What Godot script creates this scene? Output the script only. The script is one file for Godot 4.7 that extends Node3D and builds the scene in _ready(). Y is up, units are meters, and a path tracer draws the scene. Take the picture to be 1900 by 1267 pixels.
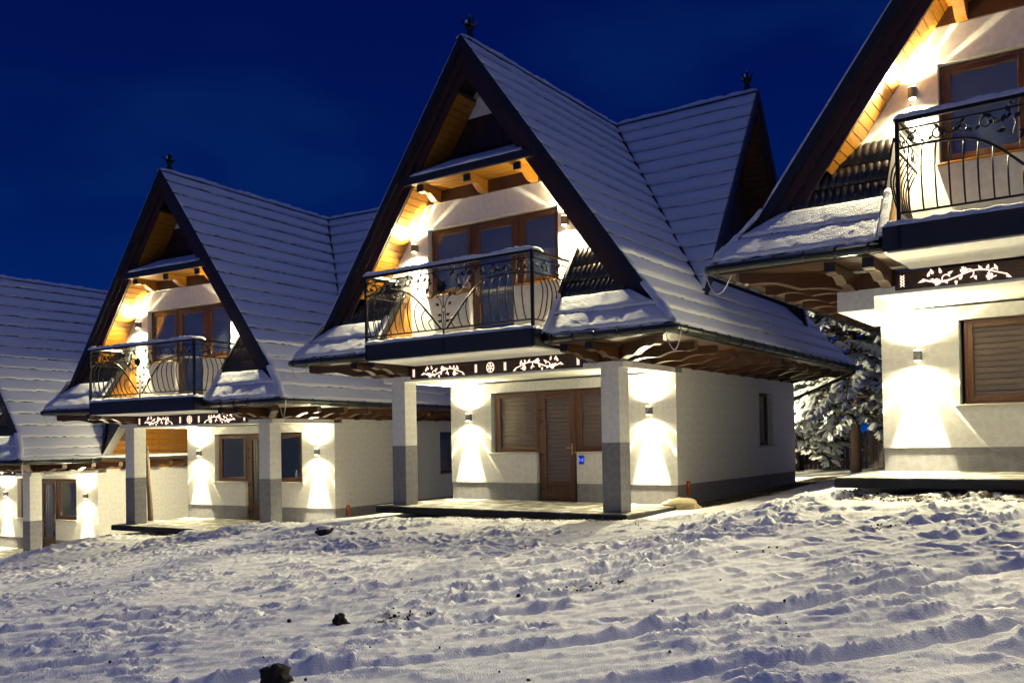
extends Node3D
# A row of snowy wooden-gabled chalets at dusk. One chalet is described in its own axes (x along the front, y up from its
# porch floor, z towards the viewer, 0 at the face of the porch pillars) and built four times with small differences.

var mats := {}
var cache := {}
var taken := {}
var n_fine := FastNoiseLite.new()
var n_mid := FastNoiseLite.new()
var n_big := FastNoiseLite.new()
var rng := RandomNumberGenerator.new()

const HR := 8.98          # ridge height
const ROOF_X := [0.0, 3.75, 4.385]
const ROOF_Y := [8.98, 3.81, 3.10]
const ZG := 0.913         # plane of the front gable's barge boards
const ZB := -9.40         # plane of the rear gable
const CZ := -5.13         # ridge of the cross gable
const CS := 1.516         # slope of the cross gable
const WX := 2.85          # half width of the ground floor
const ZW := -2.14         # ground floor front wall
const ZR := -9.58         # rear wall
const UZ := 0.17          # upper front wall

func _ready():
	var cam := Camera3D.new()
	cam.name = "camera"
	add_child(cam)
	cam.transform = Transform3D(Basis(Vector3.UP, 0.6121) * Basis(Vector3.RIGHT, 0.0161) * Basis(Vector3.BACK, -0.0177), Vector3(10.1744, 1.3117, 13.9356))
	cam.projection = Camera3D.PROJECTION_FRUSTUM
	cam.near = 0.1
	cam.far = 2000.0
	cam.size = 2.0 * 633.5 / 1638.5 * 0.1
	cam.frustum_offset = Vector2(0.0, 158.6 / 1638.5 * 0.1)
	cam.current = true

	var env := Environment.new()
	env.background_mode = Environment.BG_SKY
	env.sky = Sky.new()
	env.sky.sky_material = dusk_sky()
	env.background_energy_multiplier = 1.0
	env.tonemap_mode = Environment.TONE_MAPPER_LINEAR
	env.tonemap_exposure = 1.0
	env.sdfgi_enabled = true
	env.ssao_enabled = true
	env.ssil_enabled = true
	var we := WorldEnvironment.new()
	we.name = "world_environment"
	we.environment = env
	add_child(we)

	var sun := DirectionalLight3D.new()
	sun.name = "dusk_light"
	sun.light_color = Color(0.82, 0.84, 1.0)
	sun.light_energy = 0.125
	sun.light_angular_distance = 55.0
	sun.shadow_enabled = true
	add_child(sun)
	sun.look_at_from_position(Vector3(-8, 27, -13), Vector3(0, 0, 0))

	rng.seed = 11
	n_fine.seed = 3; n_fine.frequency = 4.0; n_fine.fractal_octaves = 3
	n_mid.seed = 5; n_mid.frequency = 1.1; n_mid.fractal_octaves = 3
	n_big.seed = 9; n_big.frequency = 0.22; n_big.fractal_octaves = 2
	make_materials()
	tread()
	make_ground()
	chalet({"id": "low", "pos": Vector3(-19.4979, -2.0772, 0.8513), "turn": 0.0702, "cgx": 4.30, "blinds": false, "pillar": true,
		"label": "lowest white chalet, cut off at the left end of the row, with timber-lined side gable", "door": false})
	chalet({"id": "std", "pos": Vector3(-9.4999, -0.7511, 0.139), "turn": 0.0769, "cgx": 3.575, "blinds": false, "pillar": true,
		"label": "white chalet behind the leaning wooden pole, with clear unshuttered glass door", "door": true})
	chalet({"id": "std", "pos": Vector3.ZERO, "turn": 0.0, "cgx": 3.575, "blinds": true, "pillar": true, "number": true,
		"label": "white chalet in the middle with brown blinds down and blue-lit house number", "door": true})
	chalet({"id": "near", "pos": Vector3(9.6336, 0.7033, 0.5794), "turn": -0.0103, "cgx": 3.575, "blinds": true, "pillar": false,
		"label": "nearest white chalet, cut off by the picture edge, its beam end jutting without a pillar", "door": true})
	for h in [["left end", Vector3(-19.4979, -2.0772, 0.8513), 0.0702], ["pole", Vector3(-9.4999, -0.7511, 0.139), 0.0769], ["middle", Vector3.ZERO, 0.0], ["nearest", Vector3(9.6336, 0.7033, 0.5794), -0.0103]]:
		lamps_of(h[0], Transform3D(Basis(Vector3.UP, h[2]), h[1]))
	leaning_pole()
	trees_and_fence()
	loose_things()

# ------------------------------------------------------------------ names and nodes

func numbered(called: String) -> String:
	var n: int = taken.get(called, 0)
	taken[called] = n + 1
	return called if n == 0 else "%s_%03d" % [called, n]

func thing(called: String, label: String, category: String, xf: Transform3D, group := "") -> Node3D:
	var o := Node3D.new()
	o.name = numbered(called)
	add_child(o)
	o.transform = xf
	tag(o, label, category, group)
	return o

func tag(o: Node, label: String, category: String, group := "") -> void:
	o.set_meta("label", label)
	o.set_meta("category", category)
	if group != "":
		o.set_meta("group", group)

# a named mesh under parent; shape fills the SurfaceTool, alike shapes (same key) share one mesh
func part(parent: Node, called: String, mat: String, key: String, shape: Callable, smooth := false) -> MeshInstance3D:
	if key == "" or not cache.has(key):
		var st := SurfaceTool.new()
		st.begin(Mesh.PRIMITIVE_TRIANGLES)
		st.set_smooth_group(0 if smooth else -1)
		shape.call(st)
		if smooth:
			st.index()
		st.generate_normals()
		var m := st.commit()
		if key == "":
			return put(parent, called, m, mat)
		cache[key] = m
	return put(parent, called, cache[key], mat)

func put(parent: Node, called: String, m: Mesh, mat: String) -> MeshInstance3D:
	var o := MeshInstance3D.new()
	o.name = called
	o.mesh = m
	o.material_override = mats[mat]
	if parent == self:
		o.name = numbered(called)
		add_child(o)
	else:
		var k: int = parent.get_meta("n_" + called, 0)
		parent.set_meta("n_" + called, k + 1)
		if k > 0:
			o.name = "%s_%03d" % [called, k]
		parent.add_child(o, true)
	return o

func holder(parent: Node, called: String) -> Node3D:
	var o := Node3D.new()
	var k: int = parent.get_meta("n_" + called, 0)
	parent.set_meta("n_" + called, k + 1)
	o.name = called if k == 0 else "%s_%03d" % [called, k]
	parent.add_child(o, true)
	return o

# ------------------------------------------------------------------ shapes

func tri(st: SurfaceTool, a: Vector3, b: Vector3, c: Vector3, out: Vector3) -> void:
	if (a - c).cross(a - b).dot(out) < 0.0:
		var t := b
		b = c
		c = t
	st.add_vertex(a); st.add_vertex(b); st.add_vertex(c)

func quad(st: SurfaceTool, a: Vector3, b: Vector3, c: Vector3, d: Vector3, out: Vector3) -> void:
	tri(st, a, b, c, out)
	tri(st, a, c, d, out)

# eight corners: lower four in a ring, upper four in the same order
func hexa(st: SurfaceTool, p: Array) -> void:
	var mid := Vector3.ZERO
	for v in p:
		mid += v / 8.0
	for f in [[0, 1, 2, 3], [4, 5, 6, 7], [0, 1, 5, 4], [1, 2, 6, 5], [2, 3, 7, 6], [3, 0, 4, 7]]:
		var c: Vector3 = (p[f[0]] + p[f[1]] + p[f[2]] + p[f[3]]) / 4.0
		quad(st, p[f[0]], p[f[1]], p[f[2]], p[f[3]], c - mid)

func box(st: SurfaceTool, a: Vector3, b: Vector3) -> void:
	hexa(st, [Vector3(a.x, a.y, a.z), Vector3(b.x, a.y, a.z), Vector3(b.x, a.y, b.z), Vector3(a.x, a.y, b.z),
		Vector3(a.x, b.y, a.z), Vector3(b.x, b.y, a.z), Vector3(b.x, b.y, b.z), Vector3(a.x, b.y, b.z)])

func obox(st: SurfaceTool, o: Vector3, u: Vector3, v: Vector3, w: Vector3) -> void:
	hexa(st, [o, o + u, o + u + v, o + v, o + w, o + u + w, o + u + v + w, o + v + w])

# box with a small chamfer on its twelve edges
func cbox(st: SurfaceTool, a: Vector3, b: Vector3, c := 0.008) -> void:
	var e := Vector3(c, c, c)
	var i := a + e
	var j := b - e
	for ax in 3:
		for s in [0, 1]:
			var n := Vector3.ZERO
			n[ax] = 1.0 if s else -1.0
			var u := (ax + 1) % 3
			var v := (ax + 2) % 3
			var p := []
			for k in [[0, 0], [1, 0], [1, 1], [0, 1]]:
				var q := Vector3.ZERO
				q[ax] = b[ax] if s else a[ax]
				q[u] = j[u] if k[0] else i[u]
				q[v] = j[v] if k[1] else i[v]
				p.append(q)
			quad(st, p[0], p[1], p[2], p[3], n)
	for ax in 3:
		var u := (ax + 1) % 3
		var v := (ax + 2) % 3
		for k in [[0, 0], [1, 0], [1, 1], [0, 1]]:
			var n := Vector3.ZERO
			n[u] = 1.0 if k[0] else -1.0
			n[v] = 1.0 if k[1] else -1.0
			var p := []
			for s in [[0, 0], [0, 1], [1, 1], [1, 0]]:
				var q := Vector3.ZERO
				q[ax] = j[ax] if s[0] else i[ax]
				var at_u: bool = s[1] == 1
				q[u] = (b[u] if k[0] else a[u]) if at_u else (j[u] if k[0] else i[u])
				q[v] = (j[v] if k[1] else i[v]) if at_u else (b[v] if k[1] else a[v])
				p.append(q)
			quad(st, p[0], p[1], p[2], p[3], n)
	for k in 8:
		var sx := k & 1
		var sy := (k >> 1) & 1
		var sz := (k >> 2) & 1
		var o := Vector3(b.x if sx else a.x, b.y if sy else a.y, b.z if sz else a.z)
		var d := Vector3(-c if sx else c, -c if sy else c, -c if sz else c)
		tri(st, o + Vector3(0, d.y, d.z), o + Vector3(d.x, 0, d.z), o + Vector3(d.x, d.y, 0), -d)

# polygon in the plane (u, v) through o, pushed along w
func prism(st: SurfaceTool, pts: PackedVector2Array, o: Vector3, u: Vector3, v: Vector3, w: Vector3) -> void:
	var idx := Geometry2D.triangulate_polygon(pts)
	var P := func(p: Vector2) -> Vector3: return o + u * p.x + v * p.y
	for i in range(0, idx.size(), 3):
		var a: Vector3 = P.call(pts[idx[i]])
		var b: Vector3 = P.call(pts[idx[i + 1]])
		var c: Vector3 = P.call(pts[idx[i + 2]])
		tri(st, a, b, c, -w)
		tri(st, a + w, b + w, c + w, w)
	var turn := 1.0 if not Geometry2D.is_polygon_clockwise(pts) else -1.0
	for i in pts.size():
		var p := pts[i]
		var q := pts[(i + 1) % pts.size()]
		var d := q - p
		var out: Vector3 = (u * d.y - v * d.x) * turn
		quad(st, P.call(p), P.call(q), P.call(q) + w, P.call(p) + w, out)

func tube(st: SurfaceTool, path: PackedVector3Array, r: float, sides := 6, closed := false, r1 := -1.0) -> void:
	if r1 < 0.0:
		r1 = r
	var rings := []
	var n := path.size()
	var side := Vector3.ZERO
	for i in n:
		var d: Vector3
		if closed:
			d = path[(i + 1) % n] - path[(i + n - 1) % n]
		else:
			d = path[mini(i + 1, n - 1)] - path[maxi(i - 1, 0)]
		d = d.normalized()
		if side == Vector3.ZERO:
			side = d.cross(Vector3.UP if absf(d.y) < 0.9 else Vector3.RIGHT).normalized()
		side = (side - d * side.dot(d)).normalized()
		var other := d.cross(side)
		var ring := []
		var rr := lerpf(r, r1, float(i) / maxf(n - 1, 1))
		for k in sides:
			var a := TAU * k / sides
			ring.append(path[i] + (side * cos(a) + other * sin(a)) * rr)
		rings.append(ring)
	for i in (n if closed else n - 1):
		var A: Array = rings[i]
		var B: Array = rings[(i + 1) % n]
		for k in sides:
			var k2 := (k + 1) % sides
			var c: Vector3 = (A[k] + A[k2]) * 0.5 - path[i]
			quad(st, A[k], A[k2], B[k2], B[k], c)
	if not closed:
		for e in [0, n - 1]:
			var ring: Array = rings[e]
			var out := path[0] - path[1] if e == 0 else path[n - 1] - path[n - 2]
			for k in range(1, sides - 1):
				tri(st, ring[0], ring[k], ring[k + 1], out)

func lathe(st: SurfaceTool, prof: Array, o: Vector3, sides := 10) -> void:
	for i in prof.size() - 1:
		var p: Array = prof[i]
		var q: Array = prof[i + 1]
		for k in sides:
			var a := TAU * k / sides
			var b := TAU * (k + 1) / sides
			var d0 := Vector3(cos(a), 0, sin(a))
			var d1 := Vector3(cos(b), 0, sin(b))
			var out: Vector3 = (d0 + d1) * 0.5 * (q[1] - p[1]) + Vector3.UP * (p[0] - q[0])
			if out.length() < 1e-6:
				out = d0
			quad(st, o + d0 * p[0] + Vector3.UP * p[1], o + d1 * p[0] + Vector3.UP * p[1], o + d1 * q[0] + Vector3.UP * q[1], o + d0 * q[0] + Vector3.UP * q[1], out)

# a blanket of snow on the quad A0-A1 (upper edge), B0-B1 (lower edge)
func snow_quad(st: SurfaceTool, A0: Vector3, A1: Vector3, B0: Vector3, B1: Vector3, N: Vector3, t0: float, t1: float, rag := 0.03, seg := 0.14, seed_ := 0.0) -> void:
	var n := clampi(int(maxf(A0.distance_to(A1), B0.distance_to(B1)) / seg), 1, 120)
	var wide := maxf(A0.distance_to(B0), A1.distance_to(B1))
	var rows := [[0.0, 0.0], [0.015, 0.75]]
	var mids := 3 if seg > 0.1 else 12
	for k in mids:
		rows.append([0.12 + 0.72 * k / (mids - 1), 1.0])
	rows.append_array([[0.93, 0.97], [1.0, 0.70], [1.006, 0.0]])
	var grid := []
	for j in rows.size():
		var row := []
		for i in n + 1:
			var f := float(i) / n
			var s: float = rows[j][0]
			var a := A0.lerp(A1, f)
			var b := B0.lerp(B1, f)
			var p := a.lerp(b, s)
			var q := p + Vector3(seed_, seed_ * 1.7, 0)
			var e := n_fine.get_noise_3dv(q * 0.9)
			var m := n_mid.get_noise_3dv(q)
			var t := lerpf(t0, t1, s) * (1.0 + 0.45 * m + 0.22 * e)
			if s > 0.9:
				p += (b - a).normalized() * minf(rag, wide * 0.2) * (n_fine.get_noise_3dv(q * 1.6 + Vector3(9, 0, 0)) + 0.6 * m)
			if rows[j][1] > 0.9:
				t += 0.011 * n_fine.get_noise_3dv(q * (3.1 if mids == 3 else 5.0))
			row.append(p + N * t * rows[j][1])
		grid.append(row)
	for j in rows.size() - 1:
		for i in n:
			var o := N
			if j == 0:
				o = (A0 - B0).normalized() + N * 0.3
			elif j == rows.size() - 2:
				o = (B0 - A0).normalized() + N * 0.3
			quad(st, grid[j][i], grid[j][i + 1], grid[j + 1][i + 1], grid[j + 1][i], o)
	for e in [0, n]:
		var out := A0 - A1 if e == 0 else A1 - A0
		for j in range(1, rows.size() - 1):
			tri(st, grid[0][e], grid[j][e], grid[j + 1][e], out)

# a lump of snow lying along a path
func snow_ridge(st: SurfaceTool, path: PackedVector3Array, w: float, h: float, seg := 0.06) -> void:
	var pts := PackedVector3Array()
	for i in path.size() - 1:
		var k := maxi(1, int(path[i].distance_to(path[i + 1]) / seg))
		for j in k:
			pts.append(path[i].lerp(path[i + 1], float(j) / k))
	pts.append(path[path.size() - 1])
	var rows := []
	for i in pts.size():
		var d := (pts[mini(i + 1, pts.size() - 1)] - pts[maxi(i - 1, 0)]).normalized()
		var s := d.cross(Vector3.UP).normalized()
		var e := n_fine.get_noise_3dv(pts[i] * 1.3)
		var m := n_mid.get_noise_3dv(pts[i] * 1.4)
		var hh := h * (1.0 + 0.35 * m + 0.3 * e)
		var ww := w * (1.0 + 0.12 * e)
		var end := 0.55 if i == 0 or i == pts.size() - 1 else 1.0
		var row := []
		for k in 7:
			var a := PI * k / 6.0
			row.append(pts[i] + s * cos(a) * ww * 0.5 * (0.9 + 0.1 * end) + Vector3.UP * pow(sin(a), 0.7) * hh * end)
		rows.append(row)
	for i in rows.size() - 1:
		for k in 6:
			var c: Vector3 = (rows[i][k] + rows[i][k + 1]) * 0.5 - pts[i]
			quad(st, rows[i][k], rows[i][k + 1], rows[i + 1][k + 1], rows[i + 1][k], c)
	for e in [0, rows.size() - 1]:
		var out := pts[0] - pts[1] if e == 0 else pts[pts.size() - 1] - pts[pts.size() - 2]
		for k in range(1, 6):
			tri(st, rows[e][0], rows[e][k], rows[e][k + 1], out)

# an uneven stone or clod
func lump(st: SurfaceTool, o: Vector3, size: Vector3, seed_: int, rough := 0.35, rings := 9, cols := 14) -> void:
	var g := []
	for j in rings + 1:
		var row := []
		var th := PI * j / rings
		for i in cols:
			var ph := TAU * i / cols
			var d := Vector3(sin(th) * cos(ph), cos(th), sin(th) * sin(ph))
			var q := d * 0.9 + Vector3(seed_ * 3.1, seed_ * 1.3, 0)
			var r := 1.0 + rough * n_mid.get_noise_3dv(q) * 1.6 + rough * 0.7 * n_fine.get_noise_3dv(q * 0.8)
			row.append(o + d * size * r)
		g.append(row)
	for j in rings:
		for i in cols:
			var i2 := (i + 1) % cols
			var c: Vector3 = (g[j][i] + g[j + 1][i2]) * 0.5 - o
			if j > 0:
				tri(st, g[j][i], g[j][i2], g[j + 1][i2], c)
			if j < rings - 1:
				tri(st, g[j][i], g[j + 1][i2], g[j + 1][i], c)

# ------------------------------------------------------------------ materials

func noise_image(seed_: int, freq: float, octaves := 4, kind := FastNoiseLite.TYPE_SIMPLEX_SMOOTH, side := 512) -> Image:
	var n := FastNoiseLite.new()
	n.seed = seed_
	n.noise_type = kind
	n.frequency = freq
	n.fractal_octaves = octaves
	return n.get_seamless_image(side, side)

func ramp_texture(im: Image, stops: Array) -> ImageTexture:
	var out := Image.create(im.get_width(), im.get_height(), false, Image.FORMAT_RGB8)
	var g := Gradient.new()
	g.offsets = PackedFloat32Array(stops.map(func(s): return s[0]))
	g.colors = PackedColorArray(stops.map(func(s): return s[1]))
	for y in im.get_height():
		for x in im.get_width():
			out.set_pixel(x, y, g.sample(im.get_pixel(x, y).r))
	return ImageTexture.create_from_image(out)

func lin(r: float, g: float, b: float) -> Color:
	return Color(r, g, b).linear_to_srgb()

func plain(called: String, c: Color, rough: float, metal := 0.0, spec := 0.5) -> StandardMaterial3D:
	var m := StandardMaterial3D.new()
	m.resource_name = called
	m.albedo_color = c
	m.roughness = rough
	m.metallic = metal
	m.metallic_specular = spec
	mats[called] = m
	return m

func relief(m: StandardMaterial3D, t: Texture2D, cm: float, scale: Vector3, world := false) -> void:
	m.heightmap_enabled = true
	m.heightmap_texture = t
	m.heightmap_scale = cm
	m.uv1_triplanar = true
	m.uv1_world_triplanar = world
	m.uv1_scale = scale

func make_materials() -> void:
	var grain := noise_image(21, 0.02, 5)
	var grit := noise_image(22, 0.09, 4)
	var blotch := noise_image(23, 0.008, 5)
	var grit_t := ImageTexture.create_from_image(grit)
	var grain_t := ImageTexture.create_from_image(grain)
	var m := plain("snow", lin(0.84, 0.86, 0.90), 0.85, 0.0, 0.3)
	relief(m, grit_t, 2.6, Vector3(1.0, 1.0, 1.0), true)
	m = plain("ground_snow", lin(1, 1, 1), 0.85, 0.0, 0.3)
	m.vertex_color_use_as_albedo = true
	relief(m, grit_t, 0.8, Vector3(1.3, 1.3, 1.3), true)
	m = plain("plaster", Color.WHITE, 0.9, 0.0, 0.3)
	m.albedo_texture = ramp_texture(blotch, [[0.25, lin(0.70, 0.69, 0.65)], [0.75, lin(0.78, 0.77, 0.73)]])
	relief(m, grit_t, 0.13, Vector3(1.9, 1.9, 1.9))
	m = plain("grey_plinth", Color.WHITE, 0.85, 0.0, 0.3)
	m.albedo_texture = ramp_texture(blotch, [[0.25, lin(0.175, 0.175, 0.195)], [0.75, lin(0.215, 0.215, 0.235)]])
	relief(m, grit_t, 0.2, Vector3(1.6, 1.6, 1.6))
	m = plain("concrete", Color.WHITE, 0.75, 0.0, 0.4)
	m.albedo_texture = ramp_texture(blotch, [[0.3, lin(0.10, 0.095, 0.08)], [0.5, lin(0.17, 0.165, 0.145)], [0.60, lin(0.22, 0.215, 0.20)], [0.72, lin(0.42, 0.42, 0.42)]])
	relief(m, grit_t, 0.3, Vector3(0.55, 0.55, 0.55))
	plain("slab_edge", lin(0.012, 0.012, 0.013), 0.7)
	for w in [["honey_z", Vector3(5.0, 5.0, 0.5)], ["honey_x", Vector3(0.5, 5.0, 5.0)], ["honey_y", Vector3(5.0, 0.5, 5.0)]]:
		m = plain(w[0], Color.WHITE, 0.38)
		m.albedo_texture = ramp_texture(grain, [[0.2, lin(0.19, 0.072, 0.005)], [0.5, lin(0.29, 0.122, 0.010)], [0.8, lin(0.36, 0.160, 0.017)]]) if w[0] == "honey_z" else mats["honey_z"].albedo_texture
		relief(m, grain_t, 0.15, w[1])
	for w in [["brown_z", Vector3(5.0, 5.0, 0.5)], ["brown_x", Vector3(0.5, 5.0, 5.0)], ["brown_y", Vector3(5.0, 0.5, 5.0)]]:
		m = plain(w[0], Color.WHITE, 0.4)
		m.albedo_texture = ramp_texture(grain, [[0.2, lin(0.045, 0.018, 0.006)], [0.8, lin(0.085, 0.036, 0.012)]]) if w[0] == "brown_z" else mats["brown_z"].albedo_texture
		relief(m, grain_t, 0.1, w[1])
	m = plain("dark_wood", Color.WHITE, 0.5)
	m.albedo_texture = ramp_texture(grain, [[0.2, lin(0.022, 0.008, 0.005)], [0.8, lin(0.045, 0.016, 0.010)]])
	relief(m, grain_t, 0.1, Vector3(3, 1, 3))
	m = plain("carved_wood", Color.WHITE, 0.5)
	m.albedo_texture = ramp_texture(grain, [[0.2, lin(0.030, 0.014, 0.009)], [0.8, lin(0.055, 0.026, 0.016)]])
	relief(m, grain_t, 0.1, Vector3(0.5, 4, 4))
	m = plain("bark", Color.WHITE, 0.9)
	m.albedo_texture = ramp_texture(grain, [[0.2, lin(0.06, 0.035, 0.02)], [0.8, lin(0.17, 0.11, 0.07)]])
	relief(m, grain_t, 1.0, Vector3(4, 1, 4))
	m = plain("pole_wood", Color.WHITE, 0.85)
	m.albedo_texture = ramp_texture(grain, [[0.2, lin(0.05, 0.033, 0.02)], [0.8, lin(0.10, 0.07, 0.045)]])
	relief(m, grain_t, 0.5, Vector3(5, 0.7, 5))
	plain("black_metal", lin(0.012, 0.012, 0.014), 0.45)
	plain("fascia", lin(0.014, 0.015, 0.022), 0.5)
	plain("iron", lin(0.010, 0.010, 0.011), 0.4, 0.3)
	plain("gutter", lin(0.016, 0.020, 0.017), 0.3)
	plain("tile", lin(0.022, 0.022, 0.024), 0.32)
	plain("frame_brown", lin(0.125, 0.052, 0.018), 0.42)
	m = mats["frame_brown"]
	m.albedo_color = Color.WHITE
	m.albedo_texture = ramp_texture(grain, [[0.2, lin(0.055, 0.021, 0.007)], [0.8, lin(0.095, 0.038, 0.013)]])
	relief(m, grain_t, 0.05, Vector3(3, 1.2, 3))
	plain("sill", lin(0.50, 0.46, 0.40), 0.6)
	m = plain("blind", lin(0.105, 0.066, 0.024), 0.5)
	m = plain("glass", Color(0.80, 0.90, 1.0, 0.03), 0.02, 0.0, 0.75)
	m.transparency = BaseMaterial3D.TRANSPARENCY_ALPHA
	plain("bottle_green", lin(0.02, 0.12, 0.06), 0.15)
	plain("room", lin(0.10, 0.095, 0.09), 0.9)
	plain("curtain", lin(0.45, 0.42, 0.36), 0.9)
	plain("brass", lin(0.55, 0.36, 0.10), 0.3, 0.9)
	plain("lamp_body", lin(0.10, 0.10, 0.10), 0.35)
	plain("cable", lin(0.55, 0.55, 0.52), 0.5)
	plain("orange_plastic", lin(0.50, 0.085, 0.012), 0.5)
	m = plain("lit_ornament", Color.BLACK, 0.6)
	m.emission_enabled = true
	m.emission = Color(1.0, 0.86, 0.76)
	m.emission_energy_multiplier = 2.0
	m = plain("lamp_glow", Color.WHITE, 0.5)
	m.emission_enabled = true
	m.emission = Color(1.0, 0.93, 0.76)
	m.emission_energy_multiplier = 12.0
	m = plain("number_glow", Color.BLACK, 0.4)
	m.emission_enabled = true
	m.emission = Color(0.30, 0.42, 1.0)
	m.emission_energy_multiplier = 3.0
	m = plain("number_face", lin(0.005, 0.008, 0.10), 0.3)
	m.emission_enabled = true
	m.emission = Color(0.03, 0.06, 0.55)
	m.emission_energy_multiplier = 0.5
	m = plain("needles", Color.WHITE, 0.7)
	m.albedo_color = lin(0.018, 0.030, 0.016)
	m = plain("gravel", Color.WHITE, 0.9)
	m.vertex_color_use_as_albedo = true
	plain("soil", lin(0.014, 0.010, 0.008), 0.9)
	m = plain("pale_stone", Color.WHITE, 0.8)
	m.albedo_texture = ramp_texture(blotch, [[0.2, lin(0.42, 0.33, 0.18)], [0.8, lin(0.58, 0.48, 0.30)]])
	relief(m, grit_t, 0.3, Vector3(1, 1, 1))

func dusk_sky() -> PanoramaSkyMaterial:
	var w := 512
	var h := 256
	var im := Image.create(w, h, false, Image.FORMAT_RGBF)
	var cl := FastNoiseLite.new()
	cl.seed = 40
	cl.frequency = 1.3
	cl.fractal_octaves = 4
	for y in h:
		var el := (0.5 - (y + 0.5) / h) * PI
		for x in w:
			var ph := (x + 0.5) / w * TAU      # the left edge of a panorama lies towards -z
			var d := Vector3(sin(ph) * cos(el), sin(el), -cos(ph) * cos(el))
			var up := maxf(d.y, 0.0)
			var low := exp(-up * 4.2)
			# the last daylight stands low behind the viewer (towards +x +z), the sky ahead is already deep blue
			var west := 0.5 + 0.5 * Vector3(d.x, 0, d.z).normalized().dot(Vector3(0.75, 0, 0.66))
			west = west * west * west
			var c := Vector3(0.0003, 0.0034, 0.070).lerp(Vector3(0.0006, 0.036, 0.215), pow(low, 1.5))
			c += Vector3(0.033, 0.080, 0.25) * west * exp(-up * 2.4)
			var q := Vector3(d.x, d.y * 3.2, d.z) * 2.0
			var cloud := smoothstep(0.02, 0.5, cl.get_noise_3dv(q)) * smoothstep(0.02, 0.2, up)
			c += (Vector3(0.0006, 0.006, 0.014) + Vector3(0.03, 0.04, 0.05) * west) * cloud
			im.set_pixel(x, y, Color(c.x, c.y, c.z))
	var m := PanoramaSkyMaterial.new()
	m.panorama = ImageTexture.create_from_image(im)
	return m

# ------------------------------------------------------------------ ground

const ROW_X := [-60.0, -40.0, -23.0, -17.0, -13.6, -12.3, -9.0, -6.8, -6.0, -3.3, 0.0, 3.0, 4.5, 6.5, 13.0, 40.0]
const ROW_Y := [-5.0, -3.6, -2.6, -2.20, -1.30, -1.02, -0.90, -0.74, -0.58, -0.26, -0.17, -0.10, 0.06, 0.45, 0.52, 1.2]

func row_height(x: float) -> float:
	for i in ROW_X.size() - 1:
		if x < ROW_X[i + 1]:
			var t := clampf((x - ROW_X[i]) / (ROW_X[i + 1] - ROW_X[i]), 0, 1)
			return lerpf(ROW_Y[i], ROW_Y[i + 1], t * t * (3 - 2 * t))
	return 1.2

func broad_height(x: float, z: float) -> float:
	var near := -0.14 + 0.055 * (x - 10.0)
	near = lerpf(near, -0.9 + 0.1 * x, smoothstep(0.0, -14.0, x))
	var k := smoothstep(0.6, 8.0, z)
	var back := 0.02 * maxf(-z, 0.0)
	return lerpf(row_height(x) + minf(back, 0.5), near, k)

# the trodden, rutted surface of the snow
func rough_height(x: float, z: float) -> float:
	# ruts run across the yard, swinging slightly
	var along := x * 0.66 - z * 0.75
	var across := x * 0.75 + z * 0.66
	var bend := across + 0.22 * n_big.get_noise_2d(along * 0.4, across * 0.25) + 0.05 * n_mid.get_noise_2d(along * 0.5, 7.0)
	var busy := 0.45 + 0.75 * smoothstep(-0.25, 0.30, n_big.get_noise_2d(x * 1.7, z * 1.7 + 40.0))
	var r1 := n_mid.get_noise_2d(along * 0.16 + 31.0, bend * 1.1)
	var h := 0.026 * (1.0 - minf(absf(r1) * 3.0, 1.0)) * busy
	var r2 := n_mid.get_noise_2d(along * 0.55 - 11.0, bend * 1.7 + 5.0)
	h += 0.026 * smoothstep(0.0, 0.5, r2) * busy
	# broken crusts and heaps thrown up beside the ruts
	var r3 := n_mid.get_noise_2d(along * 1.3 + 70.0, bend * 3.1)
	h += 0.044 * smoothstep(0.12, 0.55, r3) * busy
	var r4 := n_mid.get_noise_2d(along * 3.6 + 20.0, bend * 6.0)
	h += 0.020 * smoothstep(0.0, 0.6, r4) * busy
	h += 0.013 * n_fine.get_noise_2d(along * 0.9, bend * 1.5) * (0.4 + 0.6 * busy)
	h += 0.008 * n_fine.get_noise_2d(x * 3.4, z * 3.4 + 20.0)
	# wheel ruts: grooves with a crumbled lip on the far side
	for c in [5.9, 7.2, 8.55, 10.0, 11.4, 12.7]:
		var d: float = bend - c
		var g := exp(-d * d / 0.008)
		var l := d + 0.15
		var f := smoothstep(-0.45, -0.05, n_big.get_noise_2d(along * 0.7 + c * 13.0, c))
		h += (-0.06 * g + 0.042 * exp(-l * l / 0.005) * (0.5 + 1.3 * maxf(r4 + 0.1, 0.0))) * f
	# footprints
	for p in prints.get(Vector2i(int(floor(x * 2.0)), int(floor(z * 2.0))), []):
		var q := Vector2(x - p[0], z - p[1]).rotated(-p[2])
		var e := Vector2(q.x / 0.155, q.y / 0.068).length()
		if e < 1.9:
			h += p[3] * (-(1.0 - smoothstep(0.6, 1.05, e)) + 0.45 * exp(-pow((e - 1.3) / 0.25, 2.0)))
	return h

var prints := {}

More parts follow.
